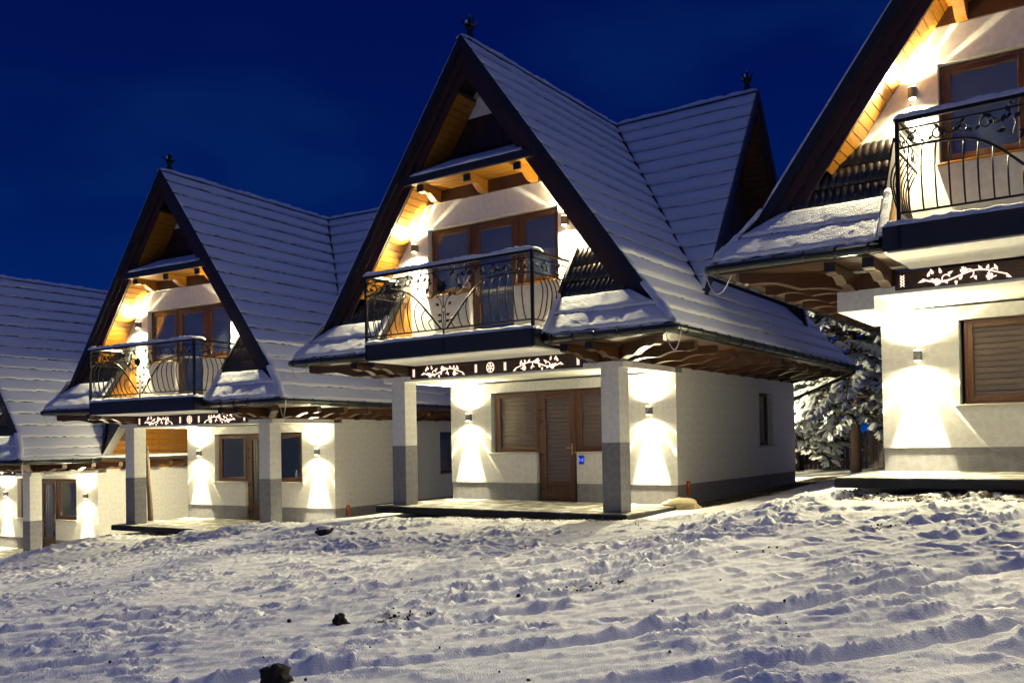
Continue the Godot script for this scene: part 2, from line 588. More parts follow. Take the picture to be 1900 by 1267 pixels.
# trails of steps, kept by half-metre cells
func tread() -> void:
	var g := RandomNumberGenerator.new()
	g.seed = 31
	for t in [[-3.0, 1.6, 0.25, 26], [7.8, 2.0, 2.4, 20], [9.4, 2.4, 2.75, 30], [1.0, 3.4, -0.35, 22], [8.5, 4.6, 3.3, 24], [2.4, 1.2, 1.25, 12], [5.0, 1.8, 0.5, 14], [-9.0, 2.0, 0.2, 26], [4.0, 7.6, -0.2, 16], [6.6, 0.4, 1.9, 12], [9.0, 6.2, 3.6, 14]]:
		var p := Vector2(t[0], t[1])
		var a: float = t[2]
		for k in int(t[3]):
			a += g.randf_range(-0.10, 0.10)
			var d := Vector2(cos(a), sin(a))
			p += d * g.randf_range(0.52, 0.70)
			var o := p + Vector2(-d.y, d.x) * (0.10 if k % 2 == 0 else -0.10)
			var it := [o.x, o.y, a + g.randf_range(-0.2, 0.2), g.randf_range(0.025, 0.055)]
			for i in [-1, 0, 1]:
				for j in [-1, 0, 1]:
					var c := Vector2i(int(floor(o.x * 2.0)) + i, int(floor(o.y * 2.0)) + j)
					if not prints.has(c):
						prints[c] = []
					prints[c].append(it)

func ground_height(x: float, z: float) -> float:
	var k := smoothstep(-0.2, 1.2, z) * (1.0 - smoothstep(20.0, 40.0, Vector2(x, z - 4).length()))
	k = maxf(k, 0.35 * smoothstep(3.2, 4.2, x) * (1.0 - smoothstep(6.0, 6.6, x)))
	var drift := 0.17 * exp(-pow((z - 1.5) / 0.75, 2.0)) * smoothstep(-9.6, -7.4, x) * (1.0 - smoothstep(-5.6, -4.2, x))
	return broad_height(x, z) + drift + rough_height(x, z) * k

func axis(stops: Array) -> PackedFloat32Array:
	var out := PackedFloat32Array()
	for i in stops.size() - 1:
		var a: float = stops[i][0]
		var b: float = stops[i + 1][0]
		var n := maxi(1, int(ceil((b - a) / stops[i][1])))
		for k in n:
			out.append(lerpf(a, b, float(k) / n))
	out.append(stops[stops.size() - 1][0])
	return out

func dirt_at(x: float, z: float, y: float) -> float:
	var d := 0.0
	var e := n_fine.get_noise_2d(x * 1.5 + 3.0, z * 1.5)
	var m := n_mid.get_noise_2d(x * 0.9, z * 0.9 + 17.0)
	# bare strips in front of the porches
	for p in [[-2.9, 2.7, 0.30, 0.75, 0.0, 0.0], [-2.9, 1.2, 0.3, 0.8, -9.5, 0.14], [-2.7, 3.2, 0.35, 1.05, 9.63, 0.58]]:
		var lx: float = x - p[4]
		var lz: float = z - p[5]
		var inside := smoothstep(p[0] - 0.3, p[0] + 0.1, lx) * (1.0 - smoothstep(p[1] - 0.3, p[1] + 0.2, lx)) * (1.0 - smoothstep(p[3] - 0.35, p[3] + 0.15, lz)) * smoothstep(-0.3, 0.0, lz)
		d = maxf(d, inside * smoothstep(-0.12, 0.10, e + 0.5 * m))
	# along the side wall of the middle chalet
	var side := smoothstep(2.6, 2.9, x) * (1.0 - smoothstep(3.5, 4.3, x + 0.4 * m)) * (1.0 - smoothstep(-2.2, -1.6, z))
	d = maxf(d, side)
	# soil showing in the ruts
	var across := x * 0.75 + z * 0.66
	var rut := exp(-pow(across - 8.0 - 0.25 * m, 2.0) / 0.03) * smoothstep(0.1, 0.4, n_mid.get_noise_2d(x * 0.5, z * 0.5 + 60.0)) * smoothstep(-0.05, 0.2, e)
	d = maxf(d, rut * 0.8)
	return d

func make_ground() -> void:
	var xs := axis([[-400.0, 60.0], [-60.0, 4.0], [-28.0, 0.4], [-16.0, 0.14], [-6.0, 0.07], [0.0, 0.040], [11.0, 0.09], [16.0, 1.5], [60.0, 60.0], [400.0, 1.0]])
	var zs := axis([[-400.0, 60.0], [-60.0, 4.0], [-20.0, 0.5], [-3.0, 0.15], [0.0, 0.05], [3.0, 0.035], [11.5, 0.3], [16.0, 2.0], [40.0, 60.0], [400.0, 1.0]])
	var nx := xs.size()
	var nz := zs.size()
	var v := PackedVector3Array()
	var nn := PackedVector3Array()
	var col := PackedColorArray()
	v.resize(nx * nz); nn.resize(nx * nz); col.resize(nx * nz)
	for j in nz:
		for i in nx:
			var x := xs[i]
			var z := zs[j]
			var y := ground_height(x, z)
			v[j * nx + i] = Vector3(x, y, z)
			var d := 0.0
			if x > -14.0 and x < 15.0 and z > -12.0 and z < 12.0:
				d = dirt_at(x, z, y)
			var brown := Color(0.055, 0.042, 0.026).lerp(Color(0.12, 0.10, 0.065), 0.5 + n_fine.get_noise_2d(x * 6.0, z * 6.0))
			col[j * nx + i] = Color(0.84, 0.85, 0.885).lerp(brown, d)
	for j in nz:
		for i in nx:
			var i0 := maxi(i - 1, 0)
			var i1 := mini(i + 1, nx - 1)
			var j0 := maxi(j - 1, 0)
			var j1 := mini(j + 1, nz - 1)
			nn[j * nx + i] = (v[j1 * nx + i] - v[j0 * nx + i]).cross(v[j * nx + i1] - v[j * nx + i0]).normalized()
	var idx := PackedInt32Array()
	idx.resize((nx - 1) * (nz - 1) * 6)
	var k := 0
	for j in nz - 1:
		for i in nx - 1:
			var a := j * nx + i
			var b := a + nx
			idx[k] = a; idx[k + 1] = a + 1; idx[k + 2] = b + 1
			idx[k + 3] = a; idx[k + 4] = b + 1; idx[k + 5] = b
			k += 6
	var arr := []
	arr.resize(Mesh.ARRAY_MAX)
	arr[Mesh.ARRAY_VERTEX] = v
	arr[Mesh.ARRAY_NORMAL] = nn
	arr[Mesh.ARRAY_COLOR] = col
	arr[Mesh.ARRAY_INDEX] = idx
	var m := ArrayMesh.new()
	m.add_surface_from_arrays(Mesh.PRIMITIVE_TRIANGLES, arr)
	var o := put(self, "snowy_ground", m, "ground_snow")
	o.set_meta("kind", "structure")

# ------------------------------------------------------------------ the chalet

func roof_x(y: float) -> float:
	if y > ROOF_Y[1]:
		return (ROOF_Y[0] - y) / (ROOF_Y[0] - ROOF_Y[1]) * ROOF_X[1]
	return ROOF_X[1] + (ROOF_Y[1] - y) / (ROOF_Y[1] - ROOF_Y[2]) * (ROOF_X[2] - ROOF_X[1])

func roof_y(x: float) -> float:
	if x < ROOF_X[1]:
		return lerpf(ROOF_Y[0], ROOF_Y[1], x / ROOF_X[1])
	return lerpf(ROOF_Y[1], ROOF_Y[2], (x - ROOF_X[1]) / (ROOF_X[2] - ROOF_X[1]))

func hip(y: float) -> float:      # how far the eave reaches beyond the gable planes at this height
	return clampf((3.66 - y) / 0.56, 0.0, 1.0) * 0.353

func zf(y: float) -> float:
	return ZG + hip(y)

func zr(y: float) -> float:
	return ZB - hip(y)

func chalet(c: Dictionary) -> void:
	var o := thing("chalet", c.label, "house", Transform3D(Basis(Vector3.UP, c.turn), c.pos), "chalets in a row")
	roof(o, c)
	front_gable(o, c)
	side_gable(o, c, 1.0)
	ground_floor(o, c)
	upper_front(o, c)
	balcony(o, c)
	eaves(o, c)

func course_heights(yc: float) -> Array:
	# heights of the course edges from ridge to gutter, 17 courses of equal length along the slope
	var l1 := Vector2(ROOF_X[1], ROOF_Y[0] - ROOF_Y[1]).length()
	var l2 := Vector2(ROOF_X[2] - ROOF_X[1], ROOF_Y[1] - ROOF_Y[2]).length()
	var ys := []
	for i in 18:
		var s := (l1 + l2) * i / 17.0
		ys.append(lerpf(ROOF_Y[0], ROOF_Y[1], s / l1) if s < l1 else lerpf(ROOF_Y[1], ROOF_Y[2], (s - l1) / l2))
	return ys

func roof(o: Node3D, c: Dictionary) -> void:
	var id: String = c.id if c.id == "low" else "std"
	var cgx: float = c.cgx
	var yc := roof_y(cgx)
	var ys := course_heights(yc)
	var deck_r := PackedVector3Array()
	var slope := holder(o, "right_slope") if false else null
	var main := part(o, "roof", "tile", "roof_" + id, func(st):
		for i in 17:
			for pz in course_patches(ys[i], ys[i + 1], yc):
				deck(st, roof_x(pz[0]), pz[0], roof_x(pz[1]), pz[1], pz[2], pz[3], pz[4], pz[5])
			var a: float = ys[i]
			var b: float = ys[i + 1]
			# left slope, whole
			var x0 := -roof_x(a)
			var x1 := -roof_x(b)
			deck(st, x0, a, x1, b, zf(a), zr(a), zf(b), zr(b))
		# cross gable slopes, front and rear
		for s in [1.0, -1.0]:
			var d1 := (HR - yc) / CS
			var n := Vector3(0, 1, s * CS).normalized()
			var p := [Vector3(0, HR, CZ), Vector3(cgx, HR, CZ), Vector3(cgx, yc, CZ + s * d1), Vector3(cgx - 0.001, yc, CZ + s * d1)]
			hexa(st, [p[0] - n * 0.12, p[1] - n * 0.12, p[2] - n * 0.12, p[3] - n * 0.12, p[0] - n * 0.01, p[1] - n * 0.01, p[2] - n * 0.01, p[3] - n * 0.01]))
	# snow, one blanket per course of tiles on the slopes that can be seen
	for i in 17:
		var k := 0
		for pz in course_patches(ys[i], ys[i + 1], yc):
			var a: float = pz[0]
			var b: float = pz[1]
			var A0 := Vector3(roof_x(a), a, pz[2])
			var A1 := Vector3(roof_x(a), a, pz[3])
			var B0 := Vector3(roof_x(b), b, pz[4])
			var B1 := Vector3(roof_x(b), b, pz[5])
			var down := (B0 - A0)
			down.z = 0.0
			var N := Vector3(-down.y, down.x, 0).normalized()
			var gap := maxf(0.046 - 0.003 * i, 0.014) if b == ys[i + 1] else 0.0
			var cut := down.normalized() * gap
			part(main, "snow_course", "snow", "snow_r_%s_%d_%d" % [id, i, k], func(st):
				snow_quad(st, A0, A1, B0 - cut, B1 - cut, N, 0.012, 0.062, 0.06, 0.11, i * 3.7), true)
			k += 1
		# cross gable, slope towards the viewer
		if ys[i] > (4.9 if id == "low" else yc + 0.02):
			var a: float = ys[i]
			var b: float = maxf(ys[i + 1], yc)
			var da := (HR - a) / CS
			var db := (HR - b) / CS
			var n := Vector3(0, 1, CS).normalized()
			var cut := Vector3(0, -CS, 1).normalized() * maxf(0.026 - 0.002 * i, 0.010)
			part(main, "snow_course", "snow", "snow_c_%s_%d" % [id, i], func(st):
				snow_quad(st, Vector3(roof_x(a) + 0.03, a, CZ + da), Vector3(cgx, a, CZ + da), Vector3(roof_x(b) + 0.03, b, CZ + db) - cut, Vector3(cgx, b, CZ + db) - cut, n, 0.012, 0.055, 0.03, 0.14, 50.0 + i * 2.3), true)
	# slopes turned away: one blanket each
	part(main, "snow_blanket", "snow", "snow_left", func(st):
		var N := Vector3(-(ROOF_Y[0] - ROOF_Y[1]), ROOF_X[1], 0).normalized()
		snow_quad(st, Vector3(0, HR, ZG), Vector3(0, HR, ZB), Vector3(-ROOF_X[1], ROOF_Y[1], ZG), Vector3(-ROOF_X[1], ROOF_Y[1], ZB), N, 0.03, 0.05, 0.02, 0.3)
		var N2 := Vector3(-(ROOF_Y[1] - ROOF_Y[2]), ROOF_X[2] - ROOF_X[1], 0).normalized()
		snow_quad(st, Vector3(-ROOF_X[1], ROOF_Y[1], ZG), Vector3(-ROOF_X[1], ROOF_Y[1], ZB), Vector3(-ROOF_X[2], ROOF_Y[2], zf(3.1)), Vector3(-ROOF_X[2], ROOF_Y[2], zr(3.1)), N2, 0.05, 0.06, 0.02, 0.3), true)
	part(main, "snow_blanket", "snow", "snow_back_" + id, func(st):
		var n := Vector3(0, 1, -CS).normalized()
		var d := (HR - yc) / CS
		snow_quad(st, Vector3(0.05, HR, CZ), Vector3(cgx, HR, CZ), Vector3(cgx - 0.1, yc, CZ - d), Vector3(cgx, yc, CZ - d), n, 0.03, 0.05, 0.02, 0.3), true)
	# ridges capped with snow
	part(main, "ridge_snow", "snow", "ridge_main", func(st):
		snow_ridge(st, PackedVector3Array([Vector3(0, HR - 0.05, ZG), Vector3(0, HR - 0.05, ZB)]), 0.22, 0.11, 0.14), true)
	part(main, "ridge_snow", "snow", "ridge_cross_" + id, func(st):
		snow_ridge(st, PackedVector3Array([Vector3(0.1, HR - 0.05, CZ), Vector3(cgx, HR - 0.05, CZ)]), 0.22, 0.10, 0.14), true)
	# hip between right slope and front skirt, and its mirror
	for s in [1.0, -1.0]:
		part(main, "hip_snow", "snow", "hip_%d" % s, func(st):
			snow_ridge(st, PackedVector3Array([Vector3(s * roof_x(3.84), 3.83, ZG + 0.01), Vector3(s * roof_x(3.45), 3.45, zf(3.45)), Vector3(s * roof_x(3.13), 3.13, zf(3.13))]), 0.20, 0.10, 0.05), true)
	# valley lines of bare metal
	var dv := (HR - yc) / CS
	part(main, "valley", "black_metal", "valley_" + id, func(st):
		tube(st, PackedVector3Array([Vector3(0.02, HR + 0.03, CZ + 0.02), Vector3(roof_x(5.6) + 0.02, 5.62, CZ + (HR - 5.62) / CS + 0.02)]), 0.035, 5)
		tube(st, PackedVector3Array([Vector3(roof_x(5.6) + 0.02, 5.62, CZ + (HR - 5.62) / CS + 0.02), Vector3(cgx + 0.02, yc + 0.03, CZ + dv + 0.02)]), 0.028, 5))

# [upper height, lower height, z front above, z rear above, z front below, z rear below] of the pieces of one course of the right slope
func course_patches(a: float, b: float, yc: float) -> Array:
	var out := []
	var va := (HR - a) / CS
	var vb := (HR - b) / CS
	if b >= yc:
		out.append([a, b, zf(a), CZ + va, zf(b), CZ + vb])
		out.append([a, b, CZ - va, zr(a), CZ - vb, zr(b)])
	elif a > yc + 0.001:
		var vc := (HR - yc) / CS
		out.append([a, yc, zf(a), CZ + va, zf(yc), CZ + vc])
		out.append([a, yc, CZ - va, zr(a), CZ - vc, zr(yc)])
		out.append([yc, b, zf(yc), zr(yc), zf(b), zr(b)])
	else:
		out.append([a, b, zf(a), zr(a), zf(b), zr(b)])
	return out

func deck(st: SurfaceTool, x0: float, y0: float, x1: float, y1: float, f0: float, r0: float, f1: float, r1: float) -> void:
	var n := Vector3(-(y1 - y0), x1 - x0, 0).normalized()
	if n.y < 0.0:
		n = -n
	var p := [Vector3(x0, y0, f0), Vector3(x0, y0, r0), Vector3(x1, y1, r1), Vector3(x1, y1, f1)]
	var w := n * 0.12
	hexa(st, [p[0] - w, p[1] - w, p[2] - w, p[3] - w, p[0], p[1], p[2], p[3]])

# points (along the slope s from the ridge, depth below the roof surface d) -> x, y on side sg
func on_slope(sg: float, s: float, d: float) -> Vector2:
	var dir := Vector2(ROOF_X[1], ROOF_Y[1] - ROOF_Y[0]).normalized()
	var n := Vector2(dir.y, -dir.x)      # points down and in
	var p := Vector2(0, HR) + dir * s + n * d
	return Vector2(sg * p.x, p.y)

func barge_profile(sg: float, d0: float, d1: float, s1: float, scallop: float) -> PackedVector2Array:
	# a board along the slope between depths d0 and d1, mitred at the ridge, its lower edge scalloped
	var pts := PackedVector2Array()
	var k := 1.378      # |dy/dx|
	var m := d0 * sqrt(1 + k * k)
	pts.append(Vector2(0, HR - m))
	pts.append(on_slope(sg, s1, d0))
	pts.append(on_slope(sg, s1, d1))
	var mm := d1 * sqrt(1 + k * k)
	if scallop > 0.0:
		var s := s1 - 0.05
		while s > d1 * k + 0.25:
			var ph := fmod(s, 0.17) / 0.17
			pts.append(on_slope(sg, s, d1 + scallop * (0.5 - absf(ph - 0.5)) * 2.0 - scallop))
			s -= 0.0425
	pts.append(Vector2(0, HR - mm))
	return pts

func front_gable(o: Node3D, c: Dictionary) -> void:
	var s1 := 6.34
	for sg in [1.0, -1.0]:
		var key := "%d" % int(sg)
		var bb := part(o, "barge_board", "black_metal", "barge_a" + key, func(st):
			prism(st, barge_profile(sg, -0.01, 0.13, s1 + 0.12, 0.0), Vector3(0, 0, ZG - 0.05), Vector3.RIGHT, Vector3.UP, Vector3(0, 0, 0.06)))
		part(bb, "scalloped_board", "dark_wood", "barge_b" + key, func(st):
			prism(st, barge_profile(sg, 0.10, 0.29, s1 + 0.02, 0.035), Vector3(0, 0, ZG - 0.085), Vector3.RIGHT, Vector3.UP, Vector3(0, 0, 0.03)))
		part(bb, "inner_board", "dark_wood", "barge_c" + key, func(st):
			prism(st, barge_profile(sg, 0.20, 0.43, s1 - 0.15, 0.0), Vector3(0, 0, ZG - 0.14), Vector3.RIGHT, Vector3.UP, Vector3(0, 0, 0.03)))
		# plank lining under the overhang
		var sof := part(o, "gable_soffit", "dark_wood", "soffit" + key, func(st):
			prism(st, PackedVector2Array([on_slope(sg, 0.9, 0.13), on_slope(sg, 5.42, 0.13), on_slope(sg, 5.42, 0.405), on_slope(sg, 0.9, 0.405)]), Vector3(0, 0, UZ - 0.3), Vector3.RIGHT, Vector3.UP, Vector3(0, 0, ZG - 0.15 - UZ + 0.3)))
		for i in 31:
			var s := 0.95 + i * 0.145
			part(sof, "plank", "honey_z", "plank%s_%d" % [key, i], func(st):
				var a := on_slope(sg, s, 0.405)
				var b := on_slope(sg, s + 0.131, 0.405)
				var n := (on_slope(sg, s, 0.425) - a)
				obox(st, Vector3(a.x, a.y, UZ - 0.02), Vector3(b.x - a.x, b.y - a.y, 0), Vector3(n.x, n.y, 0), Vector3(0, 0, ZG - 0.15 - UZ)))
		part(sof, "soffit_end", "honey_z", "soffit_end" + key, func(st):
			prism(st, PackedVector2Array([on_slope(sg, 5.425, 0.14), on_slope(sg, 5.455, 0.14), on_slope(sg, 5.455, 0.43), on_slope(sg, 5.425, 0.43)]), Vector3(0, 0, UZ - 0.1), Vector3.RIGHT, Vector3.UP, Vector3(0, 0, ZG - 0.13 - UZ + 0.1)))
	# dark boarding above the small roof, white plaster triangle at the top
	for i in 12:
		var x0 := -1.2 + i * 0.2
		part(o, "gable_boarding", "dark_wood", "gboard%d" % i, func(st):
			var lim := func(x: float) -> float: return minf(7.68, HR - (absf(x) + 0.3) * 1.378)
			prism(st, PackedVector2Array([Vector2(x0 + 0.004, 6.6), Vector2(x0 + 0.196, 6.6), Vector2(x0 + 0.196, lim.call(x0 + 0.196)), Vector2(x0 + 0.004, lim.call(x0 + 0.004))]), Vector3(0, 0, UZ - 0.06), Vector3.RIGHT, Vector3.UP, Vector3(0, 0, 0.05 + 0.006 * (i % 2))))
	part(o, "plaster_triangle", "plaster", "gtri", func(st):
		prism(st, PackedVector2Array([Vector2(-0.62, 7.685), Vector2(0.62, 7.685), Vector2(0, 8.45)]), Vector3(0, 0, UZ - 0.08), Vector3.RIGHT, Vector3.UP, Vector3(0, 0, 0.07)))
	# small pent roof over the balcony window
	var pr := part(o, "pent_roof", "tile", "pent_deck", func(st):
		hexa(st, [Vector3(-1.62, 6.42, 0.84), Vector3(1.62, 6.42, 0.84), Vector3(1.25, 6.95, UZ), Vector3(-1.25, 6.95, UZ), Vector3(-1.62, 6.50, 0.86), Vector3(1.62, 6.50, 0.86), Vector3(1.25, 7.05, UZ), Vector3(-1.25, 7.05, UZ)]))
	part(pr, "fascia_board", "fascia", "pent_fascia", func(st):
		cbox(st, Vector3(-1.53, 6.39, 0.83), Vector3(1.53, 6.55, 0.875)))
	part(pr, "snow_patch", "snow", "pent_snow", func(st):
		snow_quad(st, Vector3(-0.5, 6.84, 0.42), Vector3(1.15, 6.84, 0.42), Vector3(-1.35, 6.53, 0.85), Vector3(1.3, 6.53, 0.85), Vector3(0, 0.75, 0.62).normalized(), 0.03, 0.07, 0.03), true)
	for i in 5:
		part(pr, "plank", "honey_x", "pent_plank%d" % i, func(st):
			box(st, Vector3(-1.58, 6.392, UZ + 0.01 + i * 0.132), Vector3(1.58, 6.415, UZ + 0.01 + i * 0.132 + 0.118)))
	for bx in [-1.19, -0.02, 1.14]:
		var br := part(pr, "bracket", "honey_z", "pent_bracket%d" % int(bx * 10), func(st):
			prism(st, PackedVector2Array([Vector2(UZ + 0.02, 6.39), Vector2(0.74, 6.39), Vector2(0.74, 6.27), Vector2(0.62, 6.25), Vector2(0.52, 6.28), Vector2(0.44, 6.22), Vector2(0.34, 6.16), Vector2(UZ + 0.02, 6.14)]), Vector3(bx - 0.07, 0, 0), Vector3.BACK, Vector3.UP, Vector3(0.14, 0, 0)))
		part(br, "end_cap", "black_metal", "pent_cap%d" % int(bx * 10), func(st):
			cbox(st, Vector3(bx - 0.08, 6.25, 0.735), Vector3(bx + 0.08, 6.39, 0.775), 0.006))
	part(o, "gable_beam", "brown_x", "gable_beam", func(st):
		cbox(st, Vector3(-1.72, 6.14, UZ - 0.1), Vector3(1.72, 6.60, UZ + 0.02)))
	finial(o, Vector3(0, HR - 0.1, 0.62), "")
	finial(o, Vector3(c.cgx - 0.22, HR - 0.1, CZ), "cross")

func finial(o: Node3D, at: Vector3, key: String) -> void:
	var f := part(o, "finial", "iron", "", func(st):
		lathe(st, [[0.06, 0.0], [0.035, 0.12], [0.075, 0.16], [0.08, 0.2], [0.04, 0.25], [0.075, 0.31], [0.085, 0.37], [0.05, 0.42], [0.03, 0.46], [0.035, 0.5], [0.0, 0.63]], at, 8), true)
	for k in 4:
		part(f, "petal", "iron", "", func(st):
			var a := TAU * k / 4.0 + 0.4
			var d := Vector3(cos(a), 0, sin(a))
			tube(st, PackedVector3Array([at + d * 0.05 + Vector3.UP * 0.36, at + d * 0.12 + Vector3.UP * 0.40, at + d * 0.17 + Vector3.UP * 0.49]), 0.04, 5, false, 0.006), true)
	part(f, "snow_cap", "snow", "", func(st):
		lump(st, at + Vector3(-0.04, 0.45, 0.04), Vector3(0.03, 0.05, 0.03), 4, 0.2, 6, 8), true)

func side_gable(o: Node3D, c: Dictionary, sg: float) -> void:
	var low: bool = c.id == "low"
	var id := "low" if low else "std"
	var cgx: float = c.cgx
	var yc := roof_y(cgx)
	var d := (HR - yc) / CS
	# boards along the two edges of the gable, in the plane x = cgx
	for s in [1.0, -1.0]:
		var n := Vector2(s * -CS, -1.0).normalized()
		var dir := Vector2(s, -CS).normalized()
		var L := Vector2(d, HR - yc).length()
		var prof := func(d0: float, d1: float, sc: float) -> PackedVector2Array:
			var k := sqrt(1 + CS * CS)
			var pts := PackedVector2Array([Vector2(0, HR - d0 * k), Vector2(0, HR) + dir * L + n * d0, Vector2(0, HR) + dir * L + n * d1])
			if sc > 0.0:
				var t := L - 0.05
				while t > d1 * CS + 0.25:
					var ph := fmod(t, 0.17) / 0.17
					pts.append(Vector2(0, HR) + dir * t + n * (d1 - sc + sc * (0.5 - absf(ph - 0.5)) * 2.0))
					t -= 0.0425
			pts.append(Vector2(0, HR - d1 * k))
			return pts
		var b := part(o, "barge_board", "black_metal", "cbarge_%s_%d" % [id, s], func(st):
			prism(st, prof.call(-0.01, 0.13, 0.0), Vector3(cgx - 0.02, 0, CZ), Vector3.BACK, Vector3.UP, Vector3(0.06, 0, 0)))
		part(b, "scalloped_board", "dark_wood", "cbarge_b%s_%d" % [id, s], func(st):
			prism(st, prof.call(0.10, 0.29, 0.035), Vector3(cgx - 0.055, 0, CZ), Vector3.BACK, Vector3.UP, Vector3(0.03, 0, 0)))
		# soffit lining
		var wx := 2.9
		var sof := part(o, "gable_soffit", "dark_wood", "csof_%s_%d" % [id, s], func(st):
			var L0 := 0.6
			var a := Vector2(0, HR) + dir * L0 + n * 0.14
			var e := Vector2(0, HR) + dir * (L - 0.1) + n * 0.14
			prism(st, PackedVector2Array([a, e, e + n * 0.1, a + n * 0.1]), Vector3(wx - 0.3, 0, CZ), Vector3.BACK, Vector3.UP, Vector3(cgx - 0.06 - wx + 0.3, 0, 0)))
		for i in int((L - 0.8) / 0.145):
			var t := 0.65 + i * 0.145
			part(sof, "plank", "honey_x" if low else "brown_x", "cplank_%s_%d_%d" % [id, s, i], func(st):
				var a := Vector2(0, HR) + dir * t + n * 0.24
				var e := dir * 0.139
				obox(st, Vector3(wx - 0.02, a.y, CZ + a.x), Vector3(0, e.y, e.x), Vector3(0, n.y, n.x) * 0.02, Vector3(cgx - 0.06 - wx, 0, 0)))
	# the wall of the gable
	var base := 2.72 if low else 4.4
	var half := func(y: float) -> float: return maxf((HR - y) / CS - 0.42, 0.0)
	if low:
		for i in 26:
			var y0: float = base + i * 0.19
			var h: float = half.call(y0 + 0.1)
			if h < 0.1:
				break
			part(o, "gable_plank", "honey_z", "lowplank%d" % i, func(st):
				cbox(st, Vector3(2.78, y0 + 0.003, CZ - h), Vector3(2.91 + 0.008 * (i % 2), y0 + 0.187, CZ + h), 0.008))
		part(o, "purlin_end", "sill", "lowpurlin", func(st):
			cbox(st, Vector3(2.9, 3.62, -2.95), Vector3(3.75, 3.92, -2.68), 0.01))
		part(o, "purlin_beam", "honey_z", "lowbeam", func(st):
			cbox(st, Vector3(2.88, 4.02, CZ - 2.4), Vector3(3.12, 4.2, CZ + 2.55), 0.012))
		part(o, "gable_beam", "honey_z", "lowbeam2", func(st):
			cbox(st, Vector3(2.85, 2.95, CZ - 3.2), Vector3(3.05, 3.22, CZ + 3.2), 0.012))
	else:
		part(o, "side_gable_wall", "plaster", "cwall_low", func(st):
			prism(st, PackedVector2Array([Vector2(-half.call(4.4), 4.4), Vector2(half.call(4.4), 4.4), Vector2(half.call(5.6), 5.6), Vector2(-half.call(5.6), 5.6)]), Vector3(2.75, 0, CZ), Vector3.BACK, Vector3.UP, Vector3(0.14, 0, 0)))
		for i in 12:
			var z0 := -1.68 + i * 0.28
			var top: float = minf(HR - (maxf(absf(z0), absf(z0 + 0.28)) + 0.42) * CS, 8.3)
			part(o, "gable_boarding", "dark_wood", "cboard%d" % i, func(st):
				box(st, Vector3(2.78, 5.58, CZ + z0 + 0.004), Vector3(2.91 + 0.006 * (i % 2), maxf(top, 5.8), CZ + z0 + 0.276)))
		part(o, "gable_beam", "dark_wood", "cbeam", func(st):
			cbox(st, Vector3(2.9, 5.5, CZ - half.call(5.6)), Vector3(3.2, 5.68, CZ + half.call(5.6))))
		# tiled foot of the gable between wall and eave slope
		part(o, "gable_foot_tiles", "tile", "cfoot", func(st):
			for i in 2:
				var x0 := 2.88 + i * 0.36
				var x1 := x0 + 0.36
				deck(st, x0, roof_y(x0), x1, roof_y(x1) + 0.01, CZ + (HR - roof_y(x0)) / CS - 0.1, CZ - (HR - roof_y(x0)) / CS + 0.1, CZ + (HR - roof_y(x1)) / CS - 0.1, CZ - (HR - roof_y(x1)) / CS + 0.1))
		part(o, "gable_foot_snow", "snow", "cfoot_snow", func(st):
			var y0 := roof_y(3.24)
			var y1 := roof_y(3.56)
			snow_quad(st, Vector3(3.24, y0, CZ + 2.6), Vector3(3.24, y0, CZ - 2.6), Vector3(3.56, y1, CZ + 3.0), Vector3(3.56, y1, CZ - 3.0), Vector3(1.378, 1, 0).normalized(), 0.01, 0.05, 0.02, 0.2), true)

func wall_box(st: SurfaceTool, x0: float, x1: float, y0: float, y1: float, z0: float, z1: float) -> void:
	box(st, Vector3(x0, y0, z0), Vector3(x1, y1, z1))

